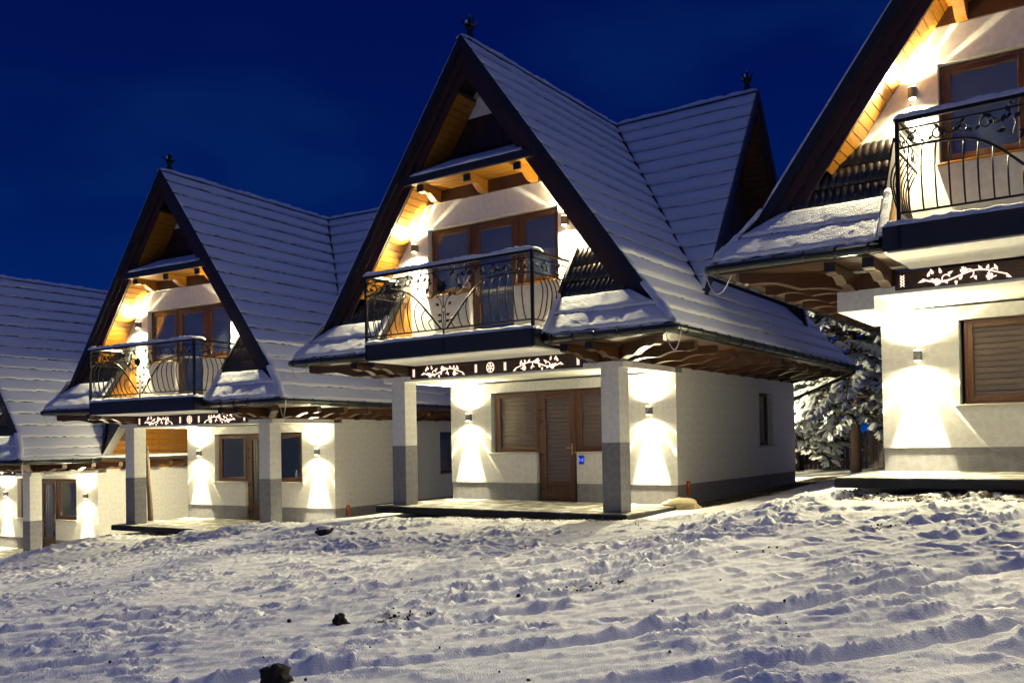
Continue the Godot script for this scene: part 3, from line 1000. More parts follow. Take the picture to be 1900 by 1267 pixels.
func ground_floor(o: Node3D, c: Dictionary) -> void:
	var z1 := ZW
	var z0 := ZW - 0.3
	var pb := 0.387
	# front wall in one mesh round the window and door opening
	part(o, "front_wall", "plaster", "front_wall", func(st):
		wall_box(st, -WX, -1.69, pb, 2.62, z0, z1)
		wall_box(st, 1.70, WX, pb, 2.62, z0, z1)
		wall_box(st, -1.69, 1.70, 2.41, 2.62, z0, z1)
		wall_box(st, -1.69, -0.49, pb, 1.035, z0, z1)
		wall_box(st, 0.545, 1.70, pb, 1.035, z0, z1))
	part(o, "front_plinth", "grey_plinth", "front_plinth", func(st):
		wall_box(st, -WX + 0.008, -0.492, -0.6, pb, z0, z1 - 0.008)
		wall_box(st, 0.547, WX - 0.008, -0.6, pb, z0, z1 - 0.008))
	part(o, "side_wall", "plaster", "side_wall_r", func(st):
		wall_box(st, WX - 0.3, WX - 0.001, pb, 2.72, -6.88, z0)
		wall_box(st, WX - 0.3, WX - 0.001, pb, 2.72, ZR, -7.86)
		wall_box(st, WX - 0.3, WX - 0.001, 2.39, 2.72, -7.86, -6.88)
		wall_box(st, WX - 0.3, WX - 0.001, pb, 1.10, -7.86, -6.88))
	part(o, "side_plinth", "grey_plinth", "side_plinth_r", func(st):
		wall_box(st, WX - 0.3, WX - 0.01, -0.7, pb, ZR, z0))
	part(o, "side_wall", "plaster", "side_wall_l", func(st):
		wall_box(st, -WX + 0.001, -WX + 0.3, pb, 2.72, ZR, z0))
	part(o, "side_plinth", "grey_plinth", "side_plinth_l", func(st):
		wall_box(st, -WX + 0.01, -WX + 0.3, -0.9, pb, ZR, z0))
	part(o, "rear_wall", "plaster", "rear_wall", func(st):
		wall_box(st, -WX + 0.3, WX - 0.3, -0.9, 2.72, ZR, ZR + 0.3))
	part(o, "inner_partition", "room", "partition", func(st):
		wall_box(st, -WX + 0.3, WX - 0.3, 0.0, 2.6, -5.2, -5.1))
	part(o, "room_floor", "room", "room_floor", func(st):
		wall_box(st, -WX + 0.3, WX - 0.3, -0.2, 0.02, ZR + 0.3, z0))
	part(o, "ceiling", "plaster", "ceiling", func(st):
		wall_box(st, -WX + 0.05, WX - 0.05, 2.625, 2.74, ZR + 0.3, z0 + 0.01)
		wall_box(st, -WX + 0.30, WX - 0.30, 2.66, 2.74, z0 + 0.01, -0.35))
	# porch beam, two side beams
	var beam := part(o, "porch_beam", "plaster", "beam_" + ("near" if not c.pillar else "std"), func(st):
		wall_box(st, -2.96, 2.82, 2.60, 2.71, -0.40, 0.0)
		wall_box(st, 2.44, WX, 2.602, 2.708, z1 + 0.002, -0.402)
		wall_box(st, -WX, -2.44, 2.602, 2.708, z1 + 0.002, -0.402)
		if not c.pillar:
			wall_box(st, -2.962, -2.445, 2.415, 2.60, -2.12, 0.002))
	# porch floor
	var slab := part(o, "porch_floor", "concrete", "porch_floor", func(st):
		wall_box(st, -2.97, 2.97, -0.02, 0.0, z1 - 0.01, 0.262))
	part(slab, "slab_edge", "slab_edge", "slab_edge", func(st):
		wall_box(st, -2.985, 2.985, -0.145 if c.pillar else -0.19, -0.02, z1, 0.275))
	for sg in ([-1.0, 1.0] if c.pillar else [1.0]):
		var x0 := -2.731 if sg < 0 else 2.361
		var p := part(o, "pillar", "plaster", "pillar%d" % sg, func(st):
			cbox(st, Vector3(x0, 1.254, -0.37), Vector3(x0 + 0.37, 2.605, 0.0), 0.006))
		part(p, "painted_foot", "grey_plinth", "pillar_foot%d" % sg, func(st):
			cbox(st, Vector3(x0 - 0.003, 0.0, -0.373), Vector3(x0 + 0.373, 1.254, 0.003), 0.006))
	# windows and door, 0.11 behind the wall face
	var zg := ZW - 0.11
	window(o, "window_l", -1.625, -0.46, 1.06, 2.40, zg, c.blinds, true)
	window(o, "window_r", 0.50, 1.66, 1.06, 2.40, zg, c.blinds, true)
	part(o, "window_sill", "sill", "sill_l", func(st): cbox(st, Vector3(-1.77, 1.03, zg - 0.02), Vector3(-0.47, 1.062, ZW + 0.045), 0.006))
	part(o, "window_sill", "sill", "sill_r", func(st): cbox(st, Vector3(0.53, 1.03, zg - 0.02), Vector3(1.78, 1.062, ZW + 0.045), 0.006))
	house_door(o, c, zg)
	part(o, "room_curtain", "curtain", "curtain_l", func(st):
		for i in 6:
			wall_box(st, -0.95 + i * 0.07, -0.89 + i * 0.07, 0.3, 2.45, z0 - 0.25 - 0.03 * (i % 2), z0 - 0.2 - 0.03 * (i % 2)))
	part(o, "inner_sill", "sill", "inner_sill", func(st):
		wall_box(st, -1.65, -0.47, 1.07, 1.10, z0 - 0.08, z0 + 0.08))
	part(o, "inner_sill", "sill", "inner_sill_r", func(st):
		wall_box(st, 0.53, 1.68, 1.07, 1.10, z0 - 0.08, z0 + 0.08))
	# side window
	var w := part(o, "side_window", "frame_brown", "side_window", func(st):
		wall_box(st, WX - 0.2, WX - 0.14, 1.10, 2.39, -6.97, -6.885)
		wall_box(st, WX - 0.2, WX - 0.14, 1.10, 2.39, -7.855, -7.77)
		wall_box(st, WX - 0.2, WX - 0.14, 1.105, 1.19, -7.77, -6.97)
		wall_box(st, WX - 0.2, WX - 0.14, 2.30, 2.385, -7.77, -6.97))
	part(w, "pane", "glass", "side_pane", func(st): quad(st, Vector3(WX - 0.17, 1.19, -7.77), Vector3(WX - 0.17, 1.19, -6.97), Vector3(WX - 0.17, 2.3, -6.97), Vector3(WX - 0.17, 2.3, -7.77), Vector3.RIGHT))
	part(w, "sill", "sill", "side_sill", func(st): cbox(st, Vector3(WX - 0.16, 1.07, -7.93), Vector3(WX + 0.05, 1.105, -6.81), 0.006))
	# orange gas cock box by the front corner, set into the plinth
	var g := part(o, "service_box", "orange_plastic", "service_box", func(st): cbox(st, Vector3(WX - 0.02, 0.17, -2.68), Vector3(WX + 0.035, 0.45, -2.56), 0.012))
	part(g, "cover", "sill", "service_cover", func(st): cbox(st, Vector3(WX + 0.03, 0.33, -2.575), Vector3(WX + 0.045, 0.42, -2.555), 0.003))
	if c.has("number"):
		var np := part(o, "house_number", "number_face", "", func(st): cbox(st, Vector3(0.61, 0.80, ZW), Vector3(0.73, 0.985, ZW + 0.03), 0.006))
		var tm := TextMesh.new()
		tm.text = "14"
		tm.font = SystemFont.new()
		tm.font.font_names = PackedStringArray(["Droid Sans"])
		tm.font_size = 24
		tm.pixel_size = 0.0046
		tm.depth = 0.004
		var t := put(np, "digits", tm, "number_glow")
		t.position = Vector3(0.67, 0.892, ZW + 0.034)

func window(o: Node3D, key: String, x0: float, x1: float, y0: float, y1: float, z: float, blinds: bool, sash: bool) -> void:
	var f := 0.055
	var g := f + 0.07
	var w := part(o, "window", "frame_brown", key, func(st):
		wall_box(st, x0, x0 + f, y0, y1, z - 0.07, z)
		wall_box(st, x1 - f, x1, y0, y1, z - 0.07, z)
		wall_box(st, x0 + f, x1 - f, y0, y0 + f, z - 0.07, z)
		wall_box(st, x0 + f, x1 - f, y1 - f, y1, z - 0.07, z))
	part(w, "sash", "frame_brown", key + "_sash", func(st):
		var a := x0 + f - 0.01
		var b := x1 - f + 0.01
		var c := y0 + f - 0.01
		var d := y1 - f + 0.01
		cbox(st, Vector3(a, c, z - 0.06), Vector3(x0 + g, d, z + 0.016), 0.008)
		cbox(st, Vector3(x1 - g, c, z - 0.06), Vector3(b, d, z + 0.016), 0.008)
		cbox(st, Vector3(x0 + g, c, z - 0.06), Vector3(x1 - g, y0 + g, z + 0.015), 0.008)
		cbox(st, Vector3(x0 + g, y1 - g, z - 0.06), Vector3(x1 - g, d, z + 0.015), 0.008))
	part(w, "pane", "glass", key + "_pane", func(st):
		for dz in ([0.0, 0.004, 0.012, 0.016, 0.024, 0.028] if y1 > 4.0 else [0.0]):
			quad(st, Vector3(x0 + g, y0 + g, z - 0.012 - dz), Vector3(x1 - g, y0 + g, z - 0.012 - dz), Vector3(x1 - g, y1 - g, z - 0.012 - dz), Vector3(x0 + g, y1 - g, z - 0.012 - dz), Vector3.BACK))
	if blinds:
		slats(w, key, x0 + g - 0.02, x1 - g + 0.02, y0 + g - 0.02, y1 - g + 0.02, z - 0.055)

func slats(w: Node3D, key: String, x0: float, x1: float, y0: float, y1: float, z: float) -> void:
	var n := int((y1 - y0) / 0.088)
	var h := (y1 - y0) / n
	for i in n:
		part(w, "blind_slat", "blind", "%s_slat%d" % [key, i], func(st):
			var y := y0 + i * h
			prism(st, PackedVector2Array([Vector2(0, 0.002), Vector2(0.010, 0.012), Vector2(0.012, h * 0.5), Vector2(0.008, h - 0.010), Vector2(0, h - 0.002)]), Vector3(x0, y, z), Vector3.BACK, Vector3.UP, Vector3(x1 - x0, 0, 0)))

func house_door(o: Node3D, c: Dictionary, z: float) -> void:
	var x0 := -0.455
	var x1 := 0.495
	var d := part(o, "door", "frame_brown", "door_frame", func(st):
		wall_box(st, x0, x0 + 0.05, 0.0, 2.40, z - 0.07, z - 0.001)
		wall_box(st, x1 - 0.05, x1, 0.0, 2.40, z - 0.07, z - 0.001)
		wall_box(st, x0 + 0.05, x1 - 0.05, 2.34, 2.40, z - 0.07, z - 0.001)
		wall_box(st, x0 + 0.05, x1 - 0.05, 0.0, 0.04, z - 0.07, z + 0.02))
	part(d, "door_leaf", "frame_brown", "door_leaf", func(st):
		cbox(st, Vector3(x0 + 0.04, 0.045, z - 0.05), Vector3(x0 + 0.17, 2.335, z + 0.02), 0.008)
		cbox(st, Vector3(x1 - 0.17, 0.045, z - 0.05), Vector3(x1 - 0.04, 2.335, z + 0.02), 0.008)
		cbox(st, Vector3(x0 + 0.17, 2.22, z - 0.05), Vector3(x1 - 0.17, 2.335, z + 0.019), 0.008)
		cbox(st, Vector3(x0 + 0.17, 0.36, z - 0.05), Vector3(x1 - 0.17, 0.44, z + 0.019), 0.008)
		cbox(st, Vector3(x0 + 0.17, 0.045, z - 0.05), Vector3(x1 - 0.17, 0.155, z + 0.019), 0.008))
	part(d, "lower_panel", "frame_brown", "door_panel", func(st):
		for i in 6:
			cbox(st, Vector3(x0 + 0.17 + i * 0.1017 + 0.003, 0.15, z - 0.03), Vector3(x0 + 0.17 + (i + 1) * 0.1017 - 0.003, 0.365, z - 0.002), 0.006))
	part(d, "pane", "glass", "door_pane", func(st):
		for dz in [0.0]:
			quad(st, Vector3(x0 + 0.17, 0.44, z - 0.012 - dz), Vector3(x1 - 0.17, 0.44, z - 0.012 - dz), Vector3(x1 - 0.17, 2.22, z - 0.012 - dz), Vector3(x0 + 0.17, 2.22, z - 0.012 - dz), Vector3.BACK))
	if c.blinds:
		slats(d, "door", x0 + 0.15, x1 - 0.15, 0.42, 2.24, z - 0.055)
	for y in [0.22, 0.98, 1.72, 1.95]:
		part(d, "hinge", "iron", "hinge%d" % int(y * 100), func(st):
			lathe(st, [[0.0, -0.06], [0.013, -0.055], [0.013, 0.055], [0.0, 0.06]], Vector3(x0 + 0.035, y, z + 0.03), 8)
			box(st, Vector3(x0 + 0.035, y + 0.005, z + 0.02), Vector3(x0 + 0.12, y + 0.045, z + 0.032)))
	part(d, "handle_plate", "brass", "handle_plate", func(st): cbox(st, Vector3(x1 - 0.125, 1.0, z + 0.02), Vector3(x1 - 0.09, 1.24, z + 0.028), 0.003))
	part(d, "handle", "brass", "handle", func(st):
		tube(st, PackedVector3Array([Vector3(x1 - 0.107, 1.15, z + 0.02), Vector3(x1 - 0.107, 1.15, z + 0.065), Vector3(x1 - 0.125, 1.15, z + 0.075), Vector3(x1 - 0.22, 1.148, z + 0.075)]), 0.010, 7), true)

func upper_front(o: Node3D, c: Dictionary) -> void:
	var zb := UZ - 0.25
	var lim := func(y: float) -> float: return (HR - y) / 1.378 - 0.46
	part(o, "upper_wall", "plaster", "upper_wall", func(st):
		for sg in [1.0, -1.0]:
			var xw: float = 1.625 if sg > 0 else 1.515
			prism(st, PackedVector2Array([Vector2(sg * xw, 2.95), Vector2(sg * 3.0, 2.95), Vector2(sg * 3.0, lim_y(3.0)), Vector2(sg * lim.call(5.65), 5.65), Vector2(sg * xw, 5.65)]), Vector3(0, 0, zb), Vector3.RIGHT, Vector3.UP, Vector3(0, 0, 0.25))
		prism(st, PackedVector2Array([Vector2(-lim.call(5.65), 5.65), Vector2(lim.call(5.65), 5.65), Vector2(lim.call(6.2), 6.2), Vector2(-lim.call(6.2), 6.2)]), Vector3(0, 0, zb), Vector3.RIGHT, Vector3.UP, Vector3(0, 0, 0.25))
		wall_box(st, -1.515, -0.47, 2.95, 4.27, zb, UZ)
		wall_box(st, 0.60, 1.625, 2.95, 4.27, zb, UZ)
		wall_box(st, -0.47, 0.60, 2.95, 3.24, zb, UZ - 0.002))
	var z := UZ - 0.12
	window(o, "up_l", -1.50, -0.45, 4.29, 5.635, z, false, true)
	window(o, "up_r", 0.68, 1.61, 4.29, 5.635, z, false, true)
	var d := part(o, "balcony_door", "frame_brown", "up_door", func(st):
		wall_box(st, -0.449, -0.38, 3.24, 5.635, z - 0.07, z)
		wall_box(st, 0.60, 0.679, 3.24, 5.635, z - 0.07, z)
		wall_box(st, -0.38, 0.60, 5.575, 5.635, z - 0.07, z)
		wall_box(st, -0.38, 0.60, 3.24, 3.29, z - 0.07, z + 0.02))
	part(d, "sash", "frame_brown", "up_door_sash", func(st):
		cbox(st, Vector3(-0.39, 3.28, z - 0.06), Vector3(-0.28, 5.58, z + 0.016), 0.008)
		cbox(st, Vector3(0.50, 3.28, z - 0.06), Vector3(0.61, 5.58, z + 0.016), 0.008)
		cbox(st, Vector3(-0.28, 5.47, z - 0.06), Vector3(0.50, 5.58, z + 0.015), 0.008)
		cbox(st, Vector3(-0.28, 3.28, z - 0.06), Vector3(0.50, 3.50, z + 0.015), 0.008))
	part(d, "pane", "glass", "up_door_pane", func(st):
		for dz in [0.0, 0.004, 0.012, 0.016, 0.024, 0.028]:
			quad(st, Vector3(-0.28, 3.5, z - 0.012 - dz), Vector3(0.5, 3.5, z - 0.012 - dz), Vector3(0.5, 5.47, z - 0.012 - dz), Vector3(-0.28, 5.47, z - 0.012 - dz), Vector3.BACK))
	part(o, "window_sill", "honey_x", "up_sill_l", func(st): cbox(st, Vector3(-1.55, 4.255, z - 0.02), Vector3(-0.46, 4.285, UZ + 0.04), 0.006))
	part(o, "window_sill", "honey_x", "up_sill_r", func(st): cbox(st, Vector3(0.68, 4.255, z - 0.02), Vector3(1.66, 4.285, UZ + 0.04), 0.006))
	part(o, "attic_room", "room", "attic_room", func(st):
		wall_box(st, -1.8, 1.8, 3.1, 5.7, -3.1, -3.0)
		wall_box(st, -1.8, 1.8, 3.1, 3.22, -3.0, zb - 0.01)
		wall_box(st, -1.8, 1.8, 5.7, 5.8, -3.0, zb - 0.01)
		wall_box(st, -1.9, -1.8, 3.1, 5.8, -3.0, zb - 0.01)
		wall_box(st, 1.8, 1.9, 3.1, 5.8, -3.0, zb - 0.01))
	# front skirt roofs on both sides of the balcony
	for sg in [1.0, -1.0]:
		skirt(o, sg)

func lim_y(x: float) -> float:
	return HR - (x + 0.46) * 1.378

func skirt(o: Node3D, sg: float) -> void:
	var key := "%d" % int(sg)
	var k := 1.50
	var y_at := func(z: float) -> float: return 3.10 + (1.266 - z) * k
	var x_in := 2.06
	var x_out := func(y: float) -> float:
		if y < 3.66:
			return roof_x(y)
		return (HR - y) / 1.378 - 0.30
	var N := Vector3(0, 1, k).normalized()
	var n := 5
	var zs := []
	for i in n + 1:
		zs.append(lerpf(1.266, UZ, float(i) / n))
	var s := part(o, "eave_roof", "tile", "skirt" + key, func(st):
		for i in n:
			var y0: float = y_at.call(zs[i])
			var y1: float = y_at.call(zs[i + 1])
			var a := Vector3(sg * x_in, y0, zs[i])
			var b := Vector3(sg * x_out.call(y0), y0, zs[i])
			var c := Vector3(sg * x_out.call(y1), y1, zs[i + 1])
			var d := Vector3(sg * x_in, y1, zs[i + 1])
			hexa(st, [a - N * 0.12, b - N * 0.12, c - N * 0.12, d - N * 0.12, a, b, c, d]))
	# bare ribbed courses above, snow on the two lowest
	for i in range(1, n):
		part(s, "tile_course", "tile", "skirt_tiles%s_%d" % [key, i], func(st):
			var y0: float = y_at.call(zs[i])
			var y1: float = y_at.call(zs[i + 1])
			var xa: float = minf(x_out.call(y0), x_out.call(y1) + 0.2) - 0.12
			var m := int((xa - x_in) / 0.0125)
			var prev := []
			for j in m + 1:
				var x := x_in + j * 0.0125
				var ph := fmod(x, 0.10) / 0.10
				var r := 0.012 + 0.022 * pow(absf(sin(PI * ph)), 0.8)
				var lo := Vector3(sg * x, y0, zs[i]) + N * (r + 0.030) - Vector3(0, k, -1).normalized() * 0.02
				var hi := Vector3(sg * x, y1, zs[i + 1]) + N * (r + 0.004)
				var under := Vector3(sg * x, y0, zs[i]) + N * 0.0
				if j > 0:
					quad(st, prev[0], lo, hi, prev[1], N)
					quad(st, prev[2], under, lo, prev[0], Vector3(0, -0.5, 1))
				prev = [lo, hi, under], true)
	for i in 2:
		part(s, "snow_course", "snow", "skirt_snow%s_%d" % [key, i], func(st):
			var y0: float = y_at.call(zs[i])
			var y1: float = y_at.call(zs[i + 1])
			var up := N * 0.035
			snow_quad(st, Vector3(sg * (x_in + 0.04), y1, zs[i + 1]) + up, Vector3(sg * (x_out.call(y1) - 0.06), y1, zs[i + 1]) + up, Vector3(sg * (x_in + 0.04), y0 + 0.012, zs[i]) + up, Vector3(sg * (x_out.call(y0) - 0.08), y0 + 0.012, zs[i]) + up, N, 0.045, 0.065, 0.03, 0.032, 80.0 + i), true)
	# trim along the balcony side, with a rope of snow on its lower half
	var lo := Vector3(sg * 2.03, 3.10, 1.29)
	var hi := Vector3(sg * 2.03, y_at.call(UZ) + 0.02, UZ)
	part(s, "edge_trim", "fascia", "skirt_trim" + key, func(st):
		obox(st, lo + Vector3(-0.03, 0, 0) - N * 0.12, hi - lo, Vector3(0.06, 0, 0), N * 0.19))
	part(s, "edge_snow", "snow", "skirt_trim_snow" + key, func(st):
		var a := lo + N * 0.05
		var b := lo.lerp(hi, 0.42) + N * 0.05
		snow_ridge(st, PackedVector3Array([a, b]), 0.12, 0.10, 0.05), true)
	# boarded cheek facing the balcony
	var ck := part(o, "cheek_boarding", "honey_y", "cheek" + key, func(st):
		var x := sg * 2.035
		prism(st, PackedVector2Array([Vector2(UZ - 0.02, 3.2), Vector2(1.16, 3.2), Vector2(1.14, y_at.call(1.14) - 0.14), Vector2(UZ - 0.02, y_at.call(UZ) - 0.12)]), Vector3(x - 0.006, 0, 0), Vector3.BACK, Vector3.UP, Vector3(0.012, 0, 0)))
	for i in 8:
		var za := UZ + i * 0.124
		part(ck, "board", "honey_y", "cheek%s_%d" % [key, i], func(st):
			var zb := za + 0.116
			var x := sg * 1.998
			prism(st, PackedVector2Array([Vector2(za, 3.21), Vector2(zb, 3.21), Vector2(zb, maxf(y_at.call(zb) - 0.15, 3.25)), Vector2(za, y_at.call(za) - 0.15)]), Vector3(x - 0.014, 0, 0), Vector3.BACK, Vector3.UP, Vector3(0.028, 0, 0)))

# ------------------------------------------------------------------ balcony

func balcony(o: Node3D, c: Dictionary) -> void:
	var b := part(o, "balcony", "plaster", "balcony_slab", func(st):
		wall_box(st, -1.92, 1.92, 2.895, 3.18, UZ + 0.002, 1.52))
	part(b, "fascia_board", "fascia", "balcony_fascia", func(st):
		cbox(st, Vector3(-1.965, 2.91, 1.52), Vector3(1.965, 3.235, 1.56), 0.006))
	for sg in [1.0, -1.0]:
		part(b, "fascia_board", "fascia", "balcony_fascia%d" % sg, func(st):
			cbox(st, Vector3(sg * 1.9425 - 0.0225, 2.912, UZ), Vector3(sg * 1.9425 + 0.0225, 3.233, 1.519), 0.006))
	part(b, "balcony_floor", "concrete", "balcony_floor", func(st): wall_box(st, -1.92, 1.92, 3.18, 3.20, UZ + 0.002, 1.52))
	part(b, "edge_snow", "snow", "balcony_snow", func(st):
		snow_ridge(st, PackedVector3Array([Vector3(-1.96, 3.215, 1.47), Vector3(1.97, 3.215, 1.47)]), 0.26, 0.085)
		snow_ridge(st, PackedVector3Array([Vector3(1.90, 3.21, 1.45), Vector3(1.92, 3.21, 0.45)]), 0.16, 0.06)
		snow_ridge(st, PackedVector3Array([Vector3(-1.86, 3.20, 1.45), Vector3(-1.8, 3.20, 0.55)]), 0.34, 0.05), true)
	railing(o, 1.765 if not c.pillar else 1.94, "near" if not c.pillar else "std")
	carved_board(o)

func arch_y(x: float) -> float:
	# height of the curved rail: level outside, swooping down to the middle
	var a := absf(x)
	if a > 1.0:
		return 4.165 + 0.03 * sin((a - 1.0) / 0.94 * PI)
	var t := clampf((a - 0.07) / 0.93, 0.0, 1.0)
	return lerpf(3.38, 4.165, sin(t * PI * 0.5) * (0.75 + 0.25 * t))

func bar_path(x: float, y0: float, y1: float, depth: float) -> PackedVector3Array:
	var p := PackedVector3Array()
	for i in 9:
		var t := i / 8.0
		var belly := sin(PI * pow(t, 0.75)) - 0.25 * sin(TAU * t)
		p.append(Vector3(x, lerpf(y0, y1, t), depth * belly))
	return p

func leaf(st: SurfaceTool, at: Vector3, dir: Vector3, side: Vector3, len_: float) -> void:
	var n := dir.cross(side).normalized() * 0.006
	var a := at
	var b := at + dir * len_ * 0.45 + side * len_ * 0.28
	var c := at + dir * len_
	var d := at + dir * len_ * 0.45 - side * len_ * 0.28
	for s in [n, -n]:
		var m: Vector3 = at + dir * len_ * 0.45 + s * 1.6
		tri(st, a, b, m, s); tri(st, b, c, m, s); tri(st, c, d, m, s); tri(st, d, a, m, s)

func spiral(cx: float, cy: float, r0: float, r1: float, a0: float, a1: float, z := 0.0, n := 18) -> PackedVector3Array:
	var p := PackedVector3Array()
	for i in n + 1:
		var t := float(i) / n
		var a := lerpf(a0, a1, t)
		var r := lerpf(r0, r1, t)
		p.append(Vector3(cx + cos(a) * r, cy + sin(a) * r, z))
	return p

# a scroll with leaves in the band between the upper rails; s mirrors it
func scroll(st: SurfaceTool, cx: float, cy: float, r: float, s: float) -> void:
	var p := spiral(0, 0, r, r * 0.35, PI * 1.1, PI * 1.1 - TAU * 1.15)
	var q := PackedVector3Array()
	for v in p:
		q.append(Vector3(cx + s * v.x, cy + v.y, 0))
	tube(st, q, 0.0105, 5)
	var tail := PackedVector3Array()
	for i in 9:
		var t := i / 8.0
		tail.append(Vector3(cx - s * (r * 0.95 + t * r * 1.6), cy + r * (-0.31 + 0.1 * t + 1.1 * t * t - 1.9 * t * t * t * 0.5), 0))
	tube(st, tail, 0.0105, 5)
	for l in [[q[4], 0.6], [q[9], -0.8], [q[14], 2.2], [tail[4], 2.6], [tail[8], 1.9]]:
		var a: float = l[1]
		var dir := Vector3(s * cos(a), sin(a), 0)
		leaf(st, l[0], dir, Vector3(-dir.y, dir.x, 0), 0.085)

func railing(o: Node3D, k: float, id: String) -> void:
	var zf_ := 1.54
	var r := holder(o, "balcony_railing")
	r.position = Vector3(0, 0, zf_)
	for sg in [1.0, -1.0]:
		part(r, "post", "iron", "post%s%d" % [id, sg], func(st):
			cbox(st, Vector3(sg * k - 0.025, 2.93, -0.025), Vector3(sg * k + 0.025, 4.56, 0.025), 0.004))
	part(r, "middle_post", "iron", "mid_post", func(st): box(st, Vector3(-0.012, 2.98, -0.012 + 0.01), Vector3(0.012, 3.36, 0.012 + 0.01)))
	var kk := k - 0.025
	for y in [[4.53, 0.022], [4.418, 0.011], [3.37, 0.013]]:
		part(r, "rail", "iron", "rail%s%d" % [id, int(y[0] * 1000)], func(st):
			box(st, Vector3(-kk, y[0] - y[1], -y[1]), Vector3(kk, y[0] + y[1], y[1])))
	part(r, "curved_rail", "iron", "curved" + id, func(st):
		for sg in [1.0, -1.0]:
			var p := PackedVector3Array()
			for i in 29:
				var x := lerpf(0.07, kk, i / 28.0)
				p.append(Vector3(sg * x, arch_y(x), 0))
			tube(st, p, 0.018, 6), true)
	var n := 22
	for i in n:
		var x := lerpf(-kk + 0.11, kk - 0.11, i / float(n - 1))
		if absf(x) < 0.16:
			continue
		part(r, "baluster", "iron", "bal%s%d" % [id, i], func(st):
			tube(st, bar_path(x, 3.375, arch_y(x), 0.12), 0.0115, 5), true)
	# floral middle piece
	part(r, "floral_ornament", "iron", "floral" , func(st):
		tube(st, spiral(0, 3.72, 0.045, 0.045, 0, TAU, 0.0, 14), 0.008, 5)
		tube(st, PackedVector3Array([Vector3(0, 3.38, 0), Vector3(0, 3.67, 0)]), 0.009, 5)
		tube(st, PackedVector3Array([Vector3(0, 3.77, 0), Vector3(0.01, 3.95, 0.02), Vector3(0, 4.12, 0.03)]), 0.009, 5)
		for sg in [1.0, -1.0]:
			tube(st, PackedVector3Array([Vector3(sg * 0.03, 3.39, 0), Vector3(sg * 0.05, 3.55, 0), Vector3(sg * 0.035, 3.68, 0)]), 0.008, 5)
			tube(st, PackedVector3Array([Vector3(sg * 0.02, 3.76, 0), Vector3(sg * 0.09, 3.92, 0), Vector3(sg * 0.26, 4.02, 0), Vector3(sg * 0.36, 4.14, 0), Vector3(sg * 0.34, 4.26, 0)]), 0.008, 5)
			tube(st, PackedVector3Array([Vector3(sg * 0.33, 3.95, 0), Vector3(sg * 0.52, 4.12, 0), Vector3(sg * 0.62, 4.28, 0), Vector3(sg * 0.74, 4.38, 0)]), 0.008, 5)
			tube(st, PackedVector3Array([Vector3(sg * 0.50, 4.10, 0), Vector3(sg * 0.46, 4.24, 0), Vector3(sg * 0.52, 4.36, 0)]), 0.008, 5)
			for l in [[0.04, 3.5, 0.3], [0.045, 3.62, 0.2], [0.10, 3.80, 0.5], [0.12, 3.95, 1.1], [0.22, 4.0, -0.4], [0.34, 4.1, 0.4], [0.34, 4.24, 1.8], [0.36, 4.2, 2.6], [0.56, 4.18, -0.2], [0.60, 4.26, 1.8], [0.70, 4.35, 0.5], [0.48, 4.28, 2.4], [0.52, 4.36, 1.2], [0.42, 4.03, 2.0], [0.16, 4.3, 1.2], [0.24, 4.34, 1.9]]:
				var dir := Vector3(sg * cos(l[2]), sin(l[2]), 0)
				leaf(st, Vector3(sg * l[0], l[1], 0.0), dir, Vector3(-dir.y, dir.x, 0.2).normalized(), 0.11)
		for j in 2:
			for i in 7:
				var a := TAU * (i + 0.5 * j) / 7.0
				var tilt := 0.25 + 0.4 * j
				var dir := Vector3(cos(a) * cos(tilt), sin(a) * cos(tilt), sin(tilt))
				leaf(st, Vector3(0, 4.13, 0.03 + 0.01 * j), dir, dir.cross(Vector3.BACK).normalized(), 0.155 - 0.035 * j))
	for sg in [1.0, -1.0]:
		for i in 4:
			var cx: float = [0.85, 1.14, 1.43, 1.72][i] * (kk / 1.915)
			part(r, "scroll", "iron", "scroll%s%d_%d" % [id, sg, i], func(st):
				scroll(st, sg * cx, 4.30 - 0.008 * i, 0.090, sg * (1.0 if i % 2 == 0 else -1.0)))
		part(r, "crest_scroll", "iron", "crest%s%d" % [id, sg], func(st):
			for i in 4:
				var x: float = sg * (0.16 + i * 0.11)
				tube(st, spiral(x, 4.47, 0.04, 0.015, PI, -PI * 0.6), 0.006, 4)
				leaf(st, Vector3(x, 4.45, 0), Vector3(sg * 0.7, 0.7, 0), Vector3(-0.7, sg * 0.7, 0), 0.06))
		# the two returns towards the wall
		var sd := holder(o, "side_railing")
		sd.position = Vector3(sg * k, 0, 0)
		for y in [[4.53, 0.022], [4.418, 0.011], [4.165, 0.013], [3.37, 0.013]]:
			part(sd, "rail", "iron", "srail%d" % int(y[0] * 1000), func(st):
				box(st, Vector3(-y[1], y[0] - y[1], UZ + 0.05 if y[0] > 4.3 else UZ + 0.2), Vector3(y[1], y[0] + y[1], zf_ - 0.025)))
		for i in 8:
			part(sd, "baluster", "iron", "sbal%d_%d" % [sg, i], func(st):
				var p := PackedVector3Array()
				for v in bar_path(0, 3.375, 4.16, 0.12):
					p.append(Vector3(sg * v.z, v.y, zf_ - 0.15 - i * 0.145))
				tube(st, p, 0.0115, 5), true)
		for i in 2:
			part(sd, "scroll", "iron", "sscroll%d_%d" % [sg, i], func(st):
				var s2 := SurfaceTool.new()
				s2.begin(Mesh.PRIMITIVE_TRIANGLES)
				s2.set_smooth_group(-1)
				scroll(s2, 0.0, 4.29, 0.10, 1.0 if i == 0 else -1.0)
				s2.generate_normals()
				st.append_from(s2.commit(), 0, Transform3D(Basis(Vector3.UP, PI * 0.5), Vector3(0, 0, 1.15 - i * 0.5))))
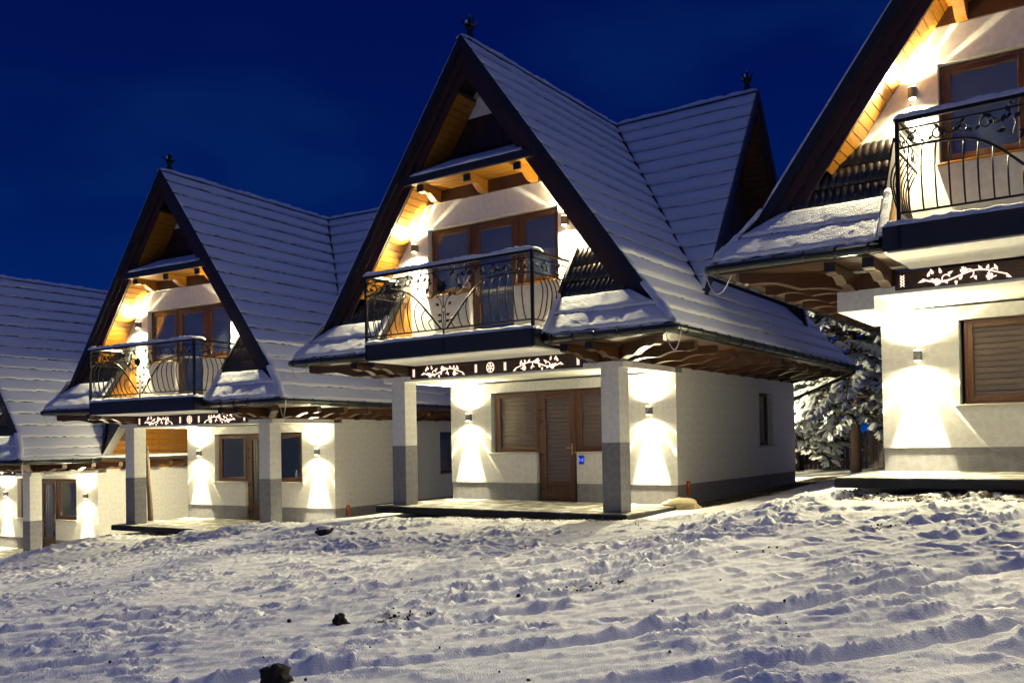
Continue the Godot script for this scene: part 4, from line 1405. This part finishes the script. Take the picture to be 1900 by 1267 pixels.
	var sn := part(r, "rail_snow", "snow", "rail_snow" + id, func(st):
		snow_ridge(st, PackedVector3Array([Vector3(-k - 0.03, 4.548, 0), Vector3(k + 0.02, 4.548, 0)]), 0.11, 0.075, 0.05)
		for sg in [1.0, -1.0]:
			snow_ridge(st, PackedVector3Array([Vector3(sg * k, 4.548, 0.02), Vector3(sg * k, 4.548, -0.30 if sg > 0 else -0.9)]), 0.10, 0.07, 0.05), true)

# strokes of width w in the board's plane, raised 6 mm
func stroke(st: SurfaceTool, pts: Array, w0: float, w1: float, z: float) -> void:
	var n := pts.size()
	var L := []
	for i in n:
		var d: Vector2 = (pts[mini(i + 1, n - 1)] - pts[maxi(i - 1, 0)]).normalized()
		var w := lerpf(w0, w1, float(i) / (n - 1)) * 0.5
		var s := Vector2(-d.y, d.x) * w
		L.append([pts[i] + s, pts[i] - s])
	for i in n - 1:
		var a: Vector2 = L[i][0]
		var b: Vector2 = L[i][1]
		var c: Vector2 = L[i + 1][1]
		var e: Vector2 = L[i + 1][0]
		hexa(st, [Vector3(a.x, a.y, z), Vector3(b.x, b.y, z), Vector3(c.x, c.y, z), Vector3(e.x, e.y, z), Vector3(a.x, a.y, z + 0.006), Vector3(b.x, b.y, z + 0.006), Vector3(c.x, c.y, z + 0.006), Vector3(e.x, e.y, z + 0.006)])

func carved_board(o: Node3D) -> void:
	var z := 0.052
	var cb := part(o, "carved_board", "carved_wood", "carved_board", func(st):
		cbox(st, Vector3(-2.15, 2.638, 0.015), Vector3(2.01, 2.885, z), 0.004))
	var lattice := func(st: SurfaceTool, x: float) -> void:
		for i in 4:
			var y := 2.682 + i * 0.04
			stroke(st, [Vector2(x - 0.028, y), Vector2(x + 0.028, y + 0.038)], 0.0105, 0.0105, z)
			stroke(st, [Vector2(x + 0.028, y), Vector2(x - 0.028, y + 0.038)], 0.0105, 0.0105, z + 0.0013)
	for x in [-2.05, -0.42, 0.29, 1.93]:
		part(cb, "lattice_light", "lit_ornament", "lattice%d" % int(x * 100), func(st): lattice.call(st, x))
	part(cb, "rosette_light", "lit_ornament", "rosette", func(st):
		var ring := []
		for i in 25:
			ring.append(Vector2(-0.065, 2.762) + Vector2(cos(TAU * i / 24.0) * 0.088, sin(TAU * i / 24.0) * 0.098))
		stroke(st, ring, 0.012, 0.012, z)
		for i in 6:
			var a := TAU * i / 6.0 + PI / 6
			var d := Vector2(cos(a), sin(a))
			stroke(st, [Vector2(-0.065, 2.762) + d * 0.012, Vector2(-0.065, 2.762) + d * 0.045, Vector2(-0.065, 2.762) + d * 0.082], 0.008, 0.03, z + 0.0007 * i))
	for s in [[-1.27, -1.0], [1.05, 1.0]]:
		part(cb, "vine_light", "lit_ornament", "vine%d" % int(s[1]), func(st): vine(st, s[0], 2.745, s[1], z))

func vine(st: SurfaceTool, cx: float, cy: float, s: float, z: float) -> void:
	var P := func(x: float, y: float) -> Vector2: return Vector2(cx + s * x, cy + y)
	var main := []
	for i in 25:
		var t := i / 24.0
		main.append(P.call(-0.52 + 1.04 * t, 0.055 * sin(t * TAU * 1.15 - 0.9) + 0.005))
	stroke(st, main, 0.016, 0.024, z)
	var k := 0
	# curled side shoots
	for c in [[-0.36, 0.0, 0.055, 2.6, -2.2], [-0.06, 0.02, 0.06, 0.4, 4.4], [0.22, -0.01, 0.05, 2.8, -1.6]]:
		var q := []
		for i in 13:
			var a := lerpf(c[3], c[4], i / 12.0)
			q.append(P.call(c[0] + cos(a) * c[2], c[1] + sin(a) * c[2]))
		k += 1
		stroke(st, q, 0.017, 0.013, z + 0.0009 * k)
	# leaves and small five-petalled flowers
	for l in [[-0.50, -0.05, -2.6, 0.08], [-0.40, 0.03, 1.2, 0.09], [-0.28, 0.05, 1.9, 0.07], [-0.22, 0.05, 1.0, 0.08], [-0.13, -0.01, -1.9, 0.07], [0.06, -0.05, 2.3, 0.07], [0.10, -0.05, -1.7, 0.07], [0.20, 0.04, 2.6, 0.08], [0.28, 0.06, 1.3, 0.09], [0.38, 0.06, 1.2, 0.09], [0.45, 0.03, 1.9, 0.09], [0.47, 0.0, -0.3, 0.11], [0.42, 0.0, -2.7, 0.10], [0.24, -0.03, -2.2, 0.07]]:
		var d: Vector2 = Vector2(cos(l[2]), sin(l[2])) * l[3]
		k += 1
		stroke(st, [P.call(l[0], l[1]), P.call(l[0] + d.x * 0.5, l[1] + d.y * 0.5), P.call(l[0] + d.x, l[1] + d.y)], 0.006, 0.006, z + 0.0004 * k)
		stroke(st, [P.call(l[0] + d.x * 0.2, l[1] + d.y * 0.2), P.call(l[0] + d.x * 0.8, l[1] + d.y * 0.8)], 0.042, 0.020, z + 0.0004 * k + 0.0002)
	for f in [[-0.31, -0.045], [0.0, 0.07], [0.33, -0.05]]:
		for i in 5:
			var a := TAU * i / 5.0
			k += 1
			stroke(st, [P.call(f[0], f[1]), P.call(f[0] + cos(a) * 0.042, f[1] + sin(a) * 0.050)], 0.018, 0.036, z + 0.0004 * k)

# ------------------------------------------------------------------ eaves

func console(st: SurfaceTool, reach: float, o: Vector3, u: Vector3, w: Vector3) -> void:
	# a carved beam end: u points outwards, the profile's underside is waved
	var pts := PackedVector2Array([Vector2(-0.05, 2.96), Vector2(reach, 2.96), Vector2(reach, 2.84), Vector2(reach - 0.03, 2.82), Vector2(reach - 0.12, 2.815)])
	for i in 11:
		var t := i / 10.0
		pts.append(Vector2(lerpf(reach - 0.15, reach * 0.48, t), 2.80 - 0.055 * t + 0.05 * sin(t * PI)))
	for i in 9:
		var t := i / 8.0
		pts.append(Vector2(lerpf(reach * 0.46, 0.10, t), 2.735 - 0.03 * t + 0.03 * sin(t * PI)))
	pts.append(Vector2(-0.05, 2.70))
	prism(st, pts, o, u, Vector3.UP, w)

func eaves(o: Node3D, c: Dictionary) -> void:
	var low: bool = c.id == "low"
	# wall plates
	part(o, "wall_plate", "brown_z", "plate_r", func(st): cbox(st, Vector3(2.60, 2.712, ZR), Vector3(2.84, 2.955, 0.0)))
	part(o, "wall_plate", "brown_z", "plate_l", func(st): cbox(st, Vector3(-2.84, 2.712, ZR), Vector3(-2.60, 2.955, 0.0)))
	part(o, "front_plate", "brown_x", "plate_f", func(st):
		cbox(st, Vector3(2.02, 2.712, -0.24), Vector3(2.599, 2.955, 0.0)))
	part(o, "front_plate", "brown_x", "plate_f2", func(st):
		cbox(st, Vector3(-2.599, 2.712, -0.24), Vector3(-2.155, 2.955, 0.0)))
	# side beam ends
	for sg in [1.0, -1.0]:
		for i in 11:
			var z := -0.25 - i * 0.92
			part(o, "beam_end", "brown_x", "console%d_%d" % [sg, i], func(st):
				console(st, 1.30, Vector3(sg * 2.80, 0, z - 0.07), Vector3(sg, 0, 0), Vector3(0, 0, 0.14)))
		for x in [2.26, 2.76]:
			var be := part(o, "beam_end", "brown_z", "fconsole%d_%d" % [sg, int(x * 100)], func(st):
				console(st, 1.06, Vector3(sg * x - 0.07, 0, 0.0), Vector3.BACK, Vector3(0.14, 0, 0)))
			part(be, "end_cap", "black_metal", "fcap%d_%d" % [sg, int(x * 100)], func(st): cbox(st, Vector3(sg * x - 0.076, 2.83, 1.055), Vector3(sg * x + 0.076, 2.962, 1.085), 0.004))
		part(o, "corner_beam_end", "brown_x", "dconsole%d" % sg, func(st):
			var d := Vector3(sg, 0, 0.86).normalized()
			var w := Vector3(d.z, 0, -d.x) * 0.14
			console(st, 1.72, Vector3(sg * 2.75, 0, -0.02) - w * 0.5, d, w))
		# boards under the eaves
		for i in 10:
			var x0 := 2.84 + i * 0.145
			if low and sg > 0.0:
				part(o, "soffit_board", "brown_z", "sofl%d" % i, func(st): box(st, Vector3(x0, 2.962, -1.2), Vector3(x0 + 0.138, 2.985, 0.0)))
				continue
			part(o, "soffit_board", "brown_z", "sof%d_%d" % [sg, i], func(st):
				box(st, Vector3(minf(sg * x0, sg * (x0 + 0.138)), 2.962, -9.6), Vector3(maxf(sg * x0, sg * (x0 + 0.138)), 2.985, 0.0)))
		for i in 8:
			var z0 := 0.004 + i * 0.148
			part(o, "soffit_board", "brown_x", "soff%d_%d" % [sg, i], func(st):
				box(st, Vector3(minf(sg * 1.99, sg * 4.29), 2.962, z0), Vector3(maxf(sg * 1.99, sg * 4.29), 2.985, z0 + 0.141)))
		# gutters
		var zend := -1.15 if low and sg > 0 else -9.76
		var gx := 4.42
		var path := PackedVector3Array([Vector3(sg * 2.0, 3.035, 1.32), Vector3(sg * (gx - 0.06), 3.035, 1.32), Vector3(sg * (gx - 0.015), 3.035, 1.30), Vector3(sg * gx, 3.035, 1.25), Vector3(sg * gx, 3.035, zend)])
		var g := part(o, "gutter", "gutter", "gutter%d_%s" % [sg, "low" if low else "std"], func(st): tube(st, path, 0.068, 10), true)
		for i in 6:
			part(g, "gutter_bracket", "black_metal", "gbf%d_%d" % [sg, i], func(st):
				var x: float = sg * (2.18 + i * 0.42)
				tube(st, PackedVector3Array([Vector3(x - 0.02, 3.035, 1.32), Vector3(x + 0.02, 3.035, 1.32)]), 0.078, 10))
		for i in (4 if low and sg > 0 else 18):
			part(g, "gutter_bracket", "black_metal", "gbs%d_%d" % [sg, i], func(st):
				tube(st, PackedVector3Array([Vector3(sg * gx, 3.035, 0.95 - i * 0.6), Vector3(sg * gx, 3.035, 0.91 - i * 0.6)]), 0.078, 10))
		part(g, "gutter_snow", "snow", "gutter_snow%d_%s" % [sg, "low" if low else "std"], func(st):
			snow_ridge(st, PackedVector3Array([Vector3(sg * 2.1, 3.08, 1.30), Vector3(sg * 4.3, 3.08, 1.30)]), 0.10, 0.04, 0.08)
			snow_ridge(st, PackedVector3Array([Vector3(sg * 4.40, 3.085, 1.2), Vector3(sg * 4.40, 3.085, zend + 0.1)]), 0.10, 0.045, 0.1), true)
		part(g, "eave_fascia", "black_metal", "eave_fascia%d_%s" % [sg, "low" if low else "std"], func(st):
			box(st, Vector3(minf(sg * 4.29, sg * 4.33), 2.965, zend), Vector3(maxf(sg * 4.29, sg * 4.33), 3.07, 1.22))
			box(st, Vector3(minf(sg * 1.99, sg * 4.33), 2.966, 1.19), Vector3(maxf(sg * 1.99, sg * 4.33), 3.07, 1.23)))
		# the white heating cable that hangs in a loop at the corner
		part(g, "heating_cable", "cable", "cable%d" % sg, func(st):
			var p := PackedVector3Array()
			for i in 15:
				var t := i / 14.0
				p.append(Vector3(sg * lerpf(4.50, 4.12, t), 3.06 - 0.40 * sin(PI * pow(t, 0.8)) * 0.9, lerpf(1.22, 1.05, t)))
			tube(st, p, 0.009, 5)
			tube(st, PackedVector3Array([p[14], p[14] + Vector3(0, -0.10, 0)]), 0.018, 6), true)
	# rain pipe at the rear corner
	if not low:
		part(o, "rain_pipe", "gutter", "rain_pipe", func(st):
			tube(st, PackedVector3Array([Vector3(4.40, 3.0, -9.66), Vector3(4.36, 2.9, -9.66), Vector3(2.80, 2.30, -9.70), Vector3(2.70, 2.20, -9.70), Vector3(2.68, -0.2, -9.70)]), 0.045, 8), true)

# ------------------------------------------------------------------ lamps

func spot(o: Node3D, called: String, at: Vector3, towards: Vector3, energy: float, angle: float, soft: float) -> void:
	var l := SpotLight3D.new()
	l.name = called
	l.light_color = Color(1.0, 0.945, 0.75)
	l.light_energy = energy
	l.spot_range = 30.0
	l.spot_attenuation = 2.0
	l.spot_angle = angle
	l.spot_angle_attenuation = soft
	l.light_size = 0.02
	l.shadow_enabled = true
	o.add_child(l, true)
	l.position = at
	l.basis = Basis.looking_at(towards, Vector3.UP if absf(towards.normalized().y) < 0.95 else Vector3.BACK)

func wall_lamp(label: String, xf: Transform3D, power := 1.0, up_share := 1.0) -> void:
	# the lamp's own axes: wall at z = 0, light thrown up and down
	var o := thing("wall_lamp", label, "wall lamp", xf, "up and down wall lamps")
	part(o, "body", "lamp_body", "lamp_body", func(st):
		lathe(st, [[0.0, -0.075], [0.052, -0.075], [0.058, -0.07], [0.058, 0.07], [0.052, 0.075], [0.0, 0.075]], Vector3(0, 0, 0.085), 16))
	part(o, "mounting_plate", "lamp_body", "lamp_plate", func(st): cbox(st, Vector3(-0.055, -0.07, 0.0), Vector3(0.055, 0.07, 0.05), 0.006))
	for s in [1.0, -1.0]:
		part(o, "light_lens", "lamp_glow", "lamp_lens%d" % s, func(st):
			lathe(st, [[0.0, 0.0], [0.044, 0.0], [0.044, 0.012], [0.0, 0.012]], Vector3(0, 0.076 if s > 0 else -0.088, 0.085), 14))
		part(o, "cage_tip", "lamp_body", "lamp_tip%d" % s, func(st):
			box(st, Vector3(-0.05, s * 0.135 - 0.006, 0.0), Vector3(-0.035, s * 0.135 + 0.006, 0.02)))
		var at := Vector3(0, s * 0.10, 0.085)
		spot(o, "beam_light", at, Vector3(0, s, -0.015), 60.0 * power * (0.7 if up_share < 1.0 and s > 0.0 else 1.0), 19.0 if s < 0.0 else 23.0, 0.3)
		spot(o, "wash_light", at, Vector3(0, s, 0.7), (11.0 * up_share if s > 0.0 else (7.5 if up_share == 1.0 else 12.0)) * power, 88.0, 1.0)
		if s < 0.0:
			spot(o, "throw_light", at + Vector3(0, 0, 0.03), Vector3(0, -0.5, 1.0), (16.0 if up_share == 1.0 else 7.5) * power, 60.0, 0.8)
		# narrow side beams that graze the wall
		for k in [[0.72, 0.115, 16.0, 3.2], [0.72, 0.30, 3.5, 4.0], [1.55, 0.18, 9.0, 3.6], [1.55, 0.45, 2.0, 4.5]]:
			for x in [1.0, -1.0]:
				spot(o, "ray_light", at, Vector3(k[0] * x, s, -k[1]), k[2] * power, k[3], 0.7)

func lamps_of(where: String, xf: Transform3D) -> void:
	var at := func(x: float, y: float, z: float, turn := 0.0) -> Transform3D:
		return xf * Transform3D(Basis(Vector3.UP, turn), Vector3(x, y, z))
	var name_: String = {"left end": "leftmost chalet", "pole": "chalet with leaning pole", "middle": "blue-numbered middle chalet", "nearest": "nearest chalet"}[where]
	wall_lamp("lit lamp left of the entrance of the " + name_, at.call(-2.286, 1.875, ZW), 1.9 if where == "nearest" else 1.0)
	wall_lamp("lit lamp right of the entrance of the " + name_, at.call(2.286, 1.875, ZW), 1.9 if where == "nearest" else 1.0)
	wall_lamp("lit lamp left of the balcony window of the " + name_, at.call(-1.82, 5.31, UZ), 1.0, 0.6)
	wall_lamp("lit lamp right of the balcony window of the " + name_, at.call(1.81, 5.31, UZ), 1.0, 0.6)
	if where != "left end":
		wall_lamp("lit lamp on the far side wall of the " + name_, at.call(-WX, 2.05, -3.0, -PI / 2), {"pole": 0.9, "middle": 0.09, "nearest": 0.03}[where])
	if where == "middle":
		wall_lamp("lit lamp on the rear wall of the " + name_ + " facing the trees", at.call(1.6, 2.5, ZR, PI), 2.2)

# ------------------------------------------------------------------ other things

func leaning_pole() -> void:
	var xf := Transform3D(Basis(Vector3.UP, 0.0769), Vector3(-9.4999, -0.7511, 0.139))
	var o := thing("wooden_pole", "bare round wooden pole leaning beside the pillar of the second chalet", "pole", xf)
	part(o, "shaft", "pole_wood", "", func(st):
		var p := PackedVector3Array()
		for i in 9:
			var t := i / 8.0
			p.append(Vector3(lerpf(-2.97, -3.17, t) + 0.02 * sin(t * 5.0), lerpf(-0.12, 2.1, t), lerpf(-0.95, -1.0, t)))
		tube(st, p, 0.078, 9, false, 0.062), true)

func spruce(at: Vector3, height: float, spread: float, sd: int, label: String, bare: float) -> void:
	var r := RandomNumberGenerator.new()
	r.seed = sd
	var o := thing("spruce_tree", label, "tree", Transform3D(Basis(), at), "trees behind the chalets")
	part(o, "trunk", "bark", "", func(st):
		tube(st, PackedVector3Array([Vector3(0, -0.4, 0), Vector3(0.02, height * 0.3, 0), Vector3(-0.03, height * 0.6, 0), Vector3(0, height, 0)]), 0.17, 9, false, 0.02), true)
	var twigs: Array[Transform3D] = []
	var snow: Array[Transform3D] = []
	var branches := SurfaceTool.new()
	branches.begin(Mesh.PRIMITIVE_TRIANGLES)
	branches.set_smooth_group(0)
	var y := bare
	while y < height - 0.15:
		var t := (y - bare) / (height - bare)
		var len_ := spread * pow(1.0 - t, 0.8) * r.randf_range(0.85, 1.1) + 0.15
		var n := 6 if t < 0.75 else 5
		var a0 := r.randf() * TAU
		for k in n:
			var a := a0 + TAU * k / n + r.randf_range(-0.3, 0.3)
			var L := len_ * r.randf_range(0.7, 1.1)
			var yy := y + r.randf_range(-0.12, 0.12)
			var droop := r.randf_range(0.22, 0.45)
			var d := Vector3(cos(a), 0, sin(a))
			var side := Vector3(-d.z, 0, d.x)
			var at_u := func(u: float) -> Vector3: return Vector3(0, yy, 0) + d * L * u + Vector3.UP * L * (0.10 * u - droop * u * u)
			var path := PackedVector3Array()
			for i in 6:
				path.append(at_u.call(i / 5.0))
			tube(branches, path, 0.028, 4, false, 0.006)
			var m := maxi(2, int(L / 0.21))
			for i in m + 1:
				var u := lerpf(0.22, 1.0, float(i) / m)
				var p: Vector3 = at_u.call(u)
				for sgn in ([1.0, -1.0] if i < m else [0.0]):
					# a spray: one side shoot with a fan of drooping twigs
					var sl: float = (0.12 + 0.42 * (1.0 - u) * minf(L, 1.7)) * r.randf_range(0.7, 1.2)
					var sd2: Vector3 = (d * 0.75 + side * sgn * 0.8 + Vector3.UP * r.randf_range(-0.35, 0.05)).normalized()
					var q0 := p + sd2 * sl
					tube(branches, PackedVector3Array([p, p + sd2 * sl * 0.6, q0]), 0.010, 3, false, 0.004)
					var loaded := r.randf() < 0.92
					var twn := 4 + r.randi() % 3
					for w in twn:
						var f := float(w) / (twn - 1)
						var o2 := p.lerp(q0, 0.35 + 0.65 * (1.0 - absf(f - 0.5) * 1.2))
						var fan := (f - 0.5) * 2.0
						var dir: Vector3 = (sd2 + sd2.cross(Vector3.UP) * fan * 0.85 + Vector3.UP * r.randf_range(-1.0, -0.35)).normalized()
						var tl := r.randf_range(0.20, 0.34)
						var b := Basis.looking_at(-dir, Vector3.UP)      # +z runs along the twig
						twigs.append(Transform3D(b.scaled_local(Vector3(1, 1, tl / 0.3)), o2))
						twigs.append(Transform3D(b.rotated(Vector3.UP, 0.35).scaled_local(Vector3(1.1, 1, tl / 0.36)), o2 - dir * 0.05))
						if loaded and r.randf() < 0.85:
							snow.append(Transform3D(b.scaled_local(Vector3(r.randf_range(0.8, 1.35), r.randf_range(0.8, 1.3), tl / 0.3 * r.randf_range(0.8, 1.0))), o2 + Vector3.UP * 0.03 + dir * 0.01))
		y += r.randf_range(0.27, 0.37) * (1.0 if t < 0.7 else 0.7)
	branches.index()
	branches.generate_normals()
	var crown := put(o, "crown", branches.commit(), "bark")
	multi(crown, "needles", twig_mesh(), "needles", twigs)
	multi(crown, "snow_load", clump_mesh(), "snow", snow)

func multi(parent: Node, called: String, m: Mesh, mat: String, where: Array[Transform3D], colors := PackedColorArray()) -> MultiMeshInstance3D:
	var mm := MultiMesh.new()
	mm.transform_format = MultiMesh.TRANSFORM_3D
	mm.use_colors = colors.size() > 0
	mm.mesh = m
	mm.instance_count = where.size()
	for i in where.size():
		mm.set_instance_transform(i, where[i])
		if colors.size() > 0:
			mm.set_instance_color(i, colors[i])
	var o := MultiMeshInstance3D.new()
	o.name = called if parent != self else numbered(called)
	o.multimesh = mm
	o.material_override = mats[mat]
	o.set_meta("kind", "stuff")
	parent.add_child(o, true)
	return o

func twig_mesh() -> Mesh:
	# a twig bristling with flat needles, 0.3 long along +z
	var st := SurfaceTool.new()
	st.begin(Mesh.PRIMITIVE_TRIANGLES)
	st.set_smooth_group(-1)
	for i in 9:
		var z := 0.01 + i * 0.032
		for k in 4:
			var a := TAU * k / 4.0 + i * 0.7
			var d := Vector3(cos(a), sin(a) * 0.7, 0.9).normalized()
			var s := d.cross(Vector3.BACK).normalized() * 0.008
			var p := Vector3(0, 0, z)
			tri(st, p + s, p - s, p + d * 0.062, s.cross(d))
	st.generate_normals()
	return st.commit()

func clump_mesh() -> Mesh:
	var st := SurfaceTool.new()
	st.begin(Mesh.PRIMITIVE_TRIANGLES)
	st.set_smooth_group(0)
	lump(st, Vector3(0, 0.0, 0.15), Vector3(0.052, 0.034, 0.165), 6, 0.35, 6, 8)
	st.index()
	st.generate_normals()
	return st.commit()

func trees_and_fence() -> void:
	spruce(Vector3(3.45, -0.05, -13.4), 9.4, 3.1, 5, "snow-laden spruce with a bare lower trunk between the middle and nearest chalets", 1.9)
	spruce(Vector3(1.0, -0.1, -15.4), 6.5, 2.2, 8, "slim snowy spruce half hidden behind the rear corner of the middle chalet", 0.9)
	spruce(Vector3(6.0, 0.1, -16.6), 8.0, 2.7, 12, "snowy spruce behind the fence, at the wall of the nearest chalet", 0.6)
	var o := thing("plank_fence", "dark brown plank fence behind the spruce trees", "fence", Transform3D(Basis(Vector3.UP, -0.06), Vector3(-1.4, 0.0, -16.2)))
	for i in 5:
		part(o, "post", "dark_wood", "fpost", func(st): box(st, Vector3(-0.05, -0.3, -0.05), Vector3(0.05, 1.5, 0.05))).position = Vector3(i * 2.4, 0, -0.08)
	for y in [0.35, 1.15]:
		part(o, "rail", "dark_wood", "", func(st): box(st, Vector3(0, y, -0.03), Vector3(9.6, y + 0.09, 0.0)))
	for i in 64:
		var k := i % 4
		part(o, "plank", "carved_wood", "fplank%d" % k, func(st):
			var h := 1.36 + 0.02 * k
			prism(st, PackedVector2Array([Vector2(0.006, -0.1), Vector2(0.136, -0.1), Vector2(0.136, h), Vector2(0.071, h + 0.05), Vector2(0.006, h)]), Vector3.ZERO, Vector3.RIGHT, Vector3.UP, Vector3(0, 0, 0.022))).position = Vector3(i * 0.15, 0, 0.004 * k)

func on_ground(x: float, z: float, up := 0.0) -> Vector3:
	return Vector3(x, ground_height(x, z) + up, z)

func loose_things() -> void:
	# bottles that stand inside on the sills of the second chalet
	var home := Transform3D(Basis(Vector3.UP, 0.0769), Vector3(-9.4999, -0.7511, 0.139))
	for b in [["green glass bottle inside the left ground floor window of the chalet with leaning pole", "bottle_green", -0.62, 0.0], ["pale bottle inside the right ground floor window of the chalet with leaning pole", "sill", 1.22, 0.02]]:
		var o := thing("bottle", b[0], "bottle", home * Transform3D(Basis(), Vector3(b[2], 1.10, ZW - 0.27)), "bottles on the window sills")
		part(o, "body", b[1], "bottle_body", func(st): lathe(st, [[0.0, 0.0], [0.038, 0.0], [0.04, 0.02], [0.04, 0.15], [0.03, 0.19], [0.014, 0.22], [0.014, 0.28], [0.0, 0.28]], Vector3.ZERO, 12), true)
		part(o, "cap", "black_metal", "bottle_cap", func(st): lathe(st, [[0.0, 0.278], [0.016, 0.278], [0.016, 0.305], [0.0, 0.305]], Vector3.ZERO, 10))
	var stone := func(called: String, label: String, x: float, z: float, size: Vector3, mat: String, sd: int, rough: float, up: float) -> MeshInstance3D:
		var o := part(self, called, mat, "", func(st): lump(st, Vector3.ZERO, size, sd, rough, 14, 20), true)
		o.position = on_ground(x, z, up)
		return o
	tag(stone.call("pale_boulder", "", 3.02, -1.95, Vector3(0.36, 0.15, 0.24), "pale_stone", 3, 0.22, 0.05), "smooth pale boulder at the front corner of the middle chalet", "boulder")
	tag(stone.call("earth_clod", "", 3.72, 7.77, Vector3(0.068, 0.07, 0.065), "soil", 7, 0.5, 0.02), "dark clod of earth lying by a wheel rut in the snow", "clod")
	tag(stone.call("earth_clod", "", 5.13, 9.74, Vector3(0.095, 0.085, 0.09), "soil", 9, 0.5, 0.015), "largest dark clod of earth, cut by the bottom edge of the picture", "clod")
	tag(stone.call("field_stone", "", -1.97, 2.68, Vector3(0.17, 0.09, 0.13), "soil", 12, 0.4, 0.03), "dark stone capped with snow between the second and middle chalets", "stone")
	var cap := part(self, "stone_snow", "snow", "", func(st): lump(st, Vector3.ZERO, Vector3(0.15, 0.045, 0.11), 2, 0.3), true)
	cap.position = on_ground(-1.97, 2.68, 0.11)
	tag(cap, "snow cap lying on the dark stone", "snow")
	# gravel in front of the porches and crumbs of soil in the ruts
	var g := RandomNumberGenerator.new()
	g.seed = 77
	var at: Array[Transform3D] = []
	var col := PackedColorArray()
	var tries := 0
	while at.size() < 5200 and tries < 60000:
		tries += 1
		var pick := g.randi() % 4
		var x := 0.0
		var z := 0.0
		if pick == 0:
			x = g.randf_range(-3.1, 2.9); z = g.randf_range(0.2, 0.95)
		elif pick == 1:
			x = -9.5 + g.randf_range(-3.1, 1.4); z = 0.14 + g.randf_range(0.2, 1.0)
		elif pick == 2:
			x = 9.63 + g.randf_range(-3.0, 3.2); z = 0.58 + g.randf_range(0.25, 1.2)
		else:
			x = g.randf_range(2.9, 4.2); z = g.randf_range(-9.0, -1.7)
		if dirt_at(x, z, 0) < g.randf_range(0.25, 0.9):
			continue
		var s := g.randf_range(0.005, 0.013) * (1.8 if g.randf() < 0.08 else 1.0)
		var b := Basis.from_euler(Vector3(g.randf() * TAU, g.randf() * TAU, g.randf() * TAU)).scaled(Vector3(s, s * 0.75, s * 1.2))
		at.append(Transform3D(b, on_ground(x, z, s * 0.3)))
		var v := g.randf_range(0.03, 0.14)
		col.append(Color(v, v * 0.86, v * 0.62))
	var st := SurfaceTool.new()
	st.begin(Mesh.PRIMITIVE_TRIANGLES)
	st.set_smooth_group(-1)
	lump(st, Vector3.ZERO, Vector3.ONE, 1, 0.35, 4, 6)
	st.generate_normals()
	var pebble := st.commit()
	tag(multi(self, "gravel", pebble, "gravel", at, col), "loose brown gravel along the porch slabs", "gravel")
	var at2: Array[Transform3D] = []
	var col2 := PackedColorArray()
	tries = 0
	while at2.size() < 420 and tries < 80000:
		tries += 1
		var x := g.randf_range(-6.0, 9.0)
		var z := g.randf_range(1.5, 10.0)
		if dirt_at(x, z, 0) < 0.3 and g.randf() > 0.004:
			continue
		var s := g.randf_range(0.004, 0.014) * (2.0 if g.randf() < 0.05 else 1.0)
		at2.append(Transform3D(Basis.from_euler(Vector3(g.randf() * TAU, g.randf() * TAU, 0)).scaled(Vector3(s, s, s)), on_ground(x, z, s * 0.4)))
		var v := g.randf_range(0.012, 0.05)
		col2.append(Color(v, v * 0.8, v * 0.6))
	tag(multi(self, "soil_crumbs", pebble, "gravel", at2, col2), "scattered crumbs of soil on the snow", "soil")
